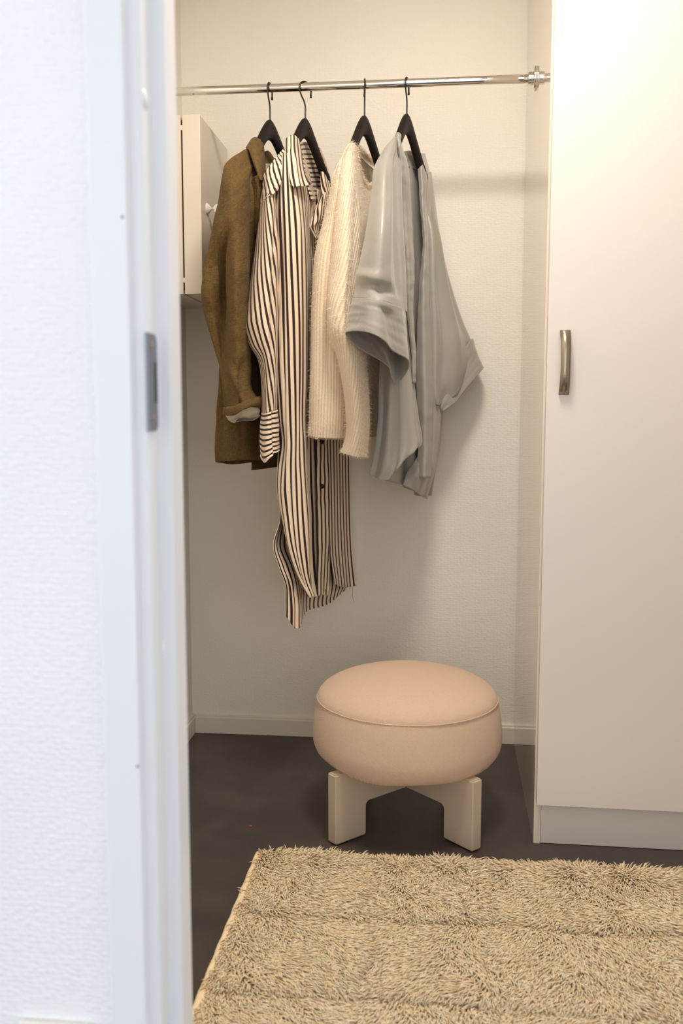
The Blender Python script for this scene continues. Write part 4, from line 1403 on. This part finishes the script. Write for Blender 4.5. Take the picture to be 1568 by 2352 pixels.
cloth('cuff_lining', [
    (948, [(517, 2.259, 2), (526, 2.235, 4), (541, 2.212, 4), (562, 2.205, -14), (580, 2.222, -16), (595, 2.25, -12), (580, 2.294, -2), (541, 2.295, 8), (523, 2.283, 6)]),
    (956, [(522, 2.262, 4), (530, 2.245, 6), (542, 2.230, 6), (561, 2.222, -4), (580, 2.232, -6), (595, 2.252, -8), (580, 2.288, 2), (543, 2.288, 8), (527, 2.279, 8)]),
    (965, [(535, 2.268, 3), (539, 2.258, 5), (545, 2.25, -2), (560, 2.24, -6), (577, 2.244, -5), (596, 2.256, -10), (580, 2.282, 1), (552, 2.282, 2), (541, 2.276, 4)]),
], M_LINING, jac, 80, 26, True, wrinkle=0.002, wfreq=(4, 1), thick=0.0015)
cloth('body', [
    (375, [(541, 2.33, 2), (556, 2.315, -12), (570, 2.33, -26), (588, 2.36, -20), (600, 2.40, 10), (622, 2.50, 20), (668, 2.64, 10), (625, 2.58, -14), (575, 2.45, -36), (550, 2.39, -14)]),
    (430, [(526, 2.325), (550, 2.285), (575, 2.275), (592, 2.30), (605, 2.37), (630, 2.50), (682, 2.66), (628, 2.60), (570, 2.47), (540, 2.39)]),
    (560, [(515, 2.33), (540, 2.30), (565, 2.295), (585, 2.32), (603, 2.39), (630, 2.52), (684, 2.67), (630, 2.61), (566, 2.48), (532, 2.40)]),
    (700, [(508, 2.335), (535, 2.315), (560, 2.315), (582, 2.34), (602, 2.41), (632, 2.53), (685, 2.67), (630, 2.61), (562, 2.48), (526, 2.40)]),
    (830, [(503, 2.335), (530, 2.315), (558, 2.315), (581, 2.345), (602, 2.42), (634, 2.54), (685, 2.67), (630, 2.61), (558, 2.48), (520, 2.40)]),
    (930, [(499, 2.335), (528, 2.315), (556, 2.318), (580, 2.35), (602, 2.43), (635, 2.55), (685, 2.67), (630, 2.61), (555, 2.48), (516, 2.40)]),
    (1000, [(495, 2.335), (526, 2.315), (555, 2.32), (580, 2.355), (602, 2.43), (636, 2.55), (685, 2.67), (630, 2.61), (552, 2.48), (514, 2.40)]),
    (1058, [(495, 2.335, 3), (526, 2.315, 1), (554, 2.32, -1), (580, 2.355, -1), (602, 2.43, 0), (636, 2.55, -2), (685, 2.67, -12), (630, 2.61, -4), (541, 2.48, 8), (512, 2.40, 6)]),
], M_LINEN, jac, 130, 130, True, folds=[(0.10, 0.10, 0.4, 1.0, 0.03, 0.006), (0.06, 0.05, 0.5, 1.0, 0.02, -0.006), (0.2, 0.2, 0.5, 1, 0.04, -0.005)], wrinkle=0.0018, wfreq=(5, 4))
cloth('front_facing', [
    (600, [(596, 2.46), (612, 2.52), (640, 2.60)]),
    (850, [(588, 2.47), (608, 2.53), (640, 2.60)]),
    (1000, [(581, 2.47), (606, 2.53), (640, 2.60)]),
    (1077, [(577, 2.47, 3), (606, 2.53, 0), (640, 2.60, -5)]),
], M_LINEN, jac, 24, 60, wrinkle=0.0015, wfreq=(1, 3))
cloth('collar_leaf', [
    (319, [(577, 2.385, 1), (583, 2.375, -2), (590, 2.375, -2), (598, 2.385, 4), (604, 2.40, 12)]),
    (334, [(566, 2.345, 6), (576, 2.335, -2), (588, 2.335, -2), (599, 2.355, 2), (606, 2.385, 8)]),
    (352, [(572, 2.315, -6), (580, 2.305, -4), (590, 2.305, 0), (600, 2.33, 2), (607, 2.375, 6)]),
    (385, [(583, 2.275, -6), (590, 2.272, -4), (597, 2.278, 0), (604, 2.31, 2), (609, 2.365, 0)]),
    (412, [(597, 2.258, 2), (600, 2.26, 2), (602, 2.27, 3), (604, 2.30, 1), (607, 2.35, -6)]),
], M_LINEN, jac, 50, 60, wrinkle=0.0008, thick=0.003)
cloth('lapel', [
    (395, [(581, 2.275, 14), (589, 2.265, 8), (597, 2.268, 4), (604, 2.30, 2)]),
    (425, [(578, 2.285, 0), (588, 2.27, -2), (597, 2.272, -2), (606, 2.31, 0)]),
    (480, [(578, 2.30), (588, 2.285), (597, 2.29), (607, 2.335)]),
    (540, [(582, 2.32), (590, 2.31), (598, 2.32), (608, 2.37)]),
], M_LINEN, jac, 24, 40, wrinkle=0.001, thick=0.003)
cloth('collar_leaf', [
    (346, [(608, 2.50, 2), (614, 2.54, 0), (621, 2.565, 6)]),
    (362, [(610, 2.50, 4), (618, 2.54, 2), (630, 2.575, 4)]),
    (378, [(610, 2.49, 2), (620, 2.53, 4), (634, 2.57, -2)]),
], M_LINEN, jac, 20, 20, thick=0.003)
cloth('brand_label', [
    (376, [(610, 2.487), (616, 2.505), (621, 2.52)]),
    (392, [(610, 2.485), (615, 2.503), (619, 2.52)]),
], M_LINING, jac, 6, 6, thick=0.001)
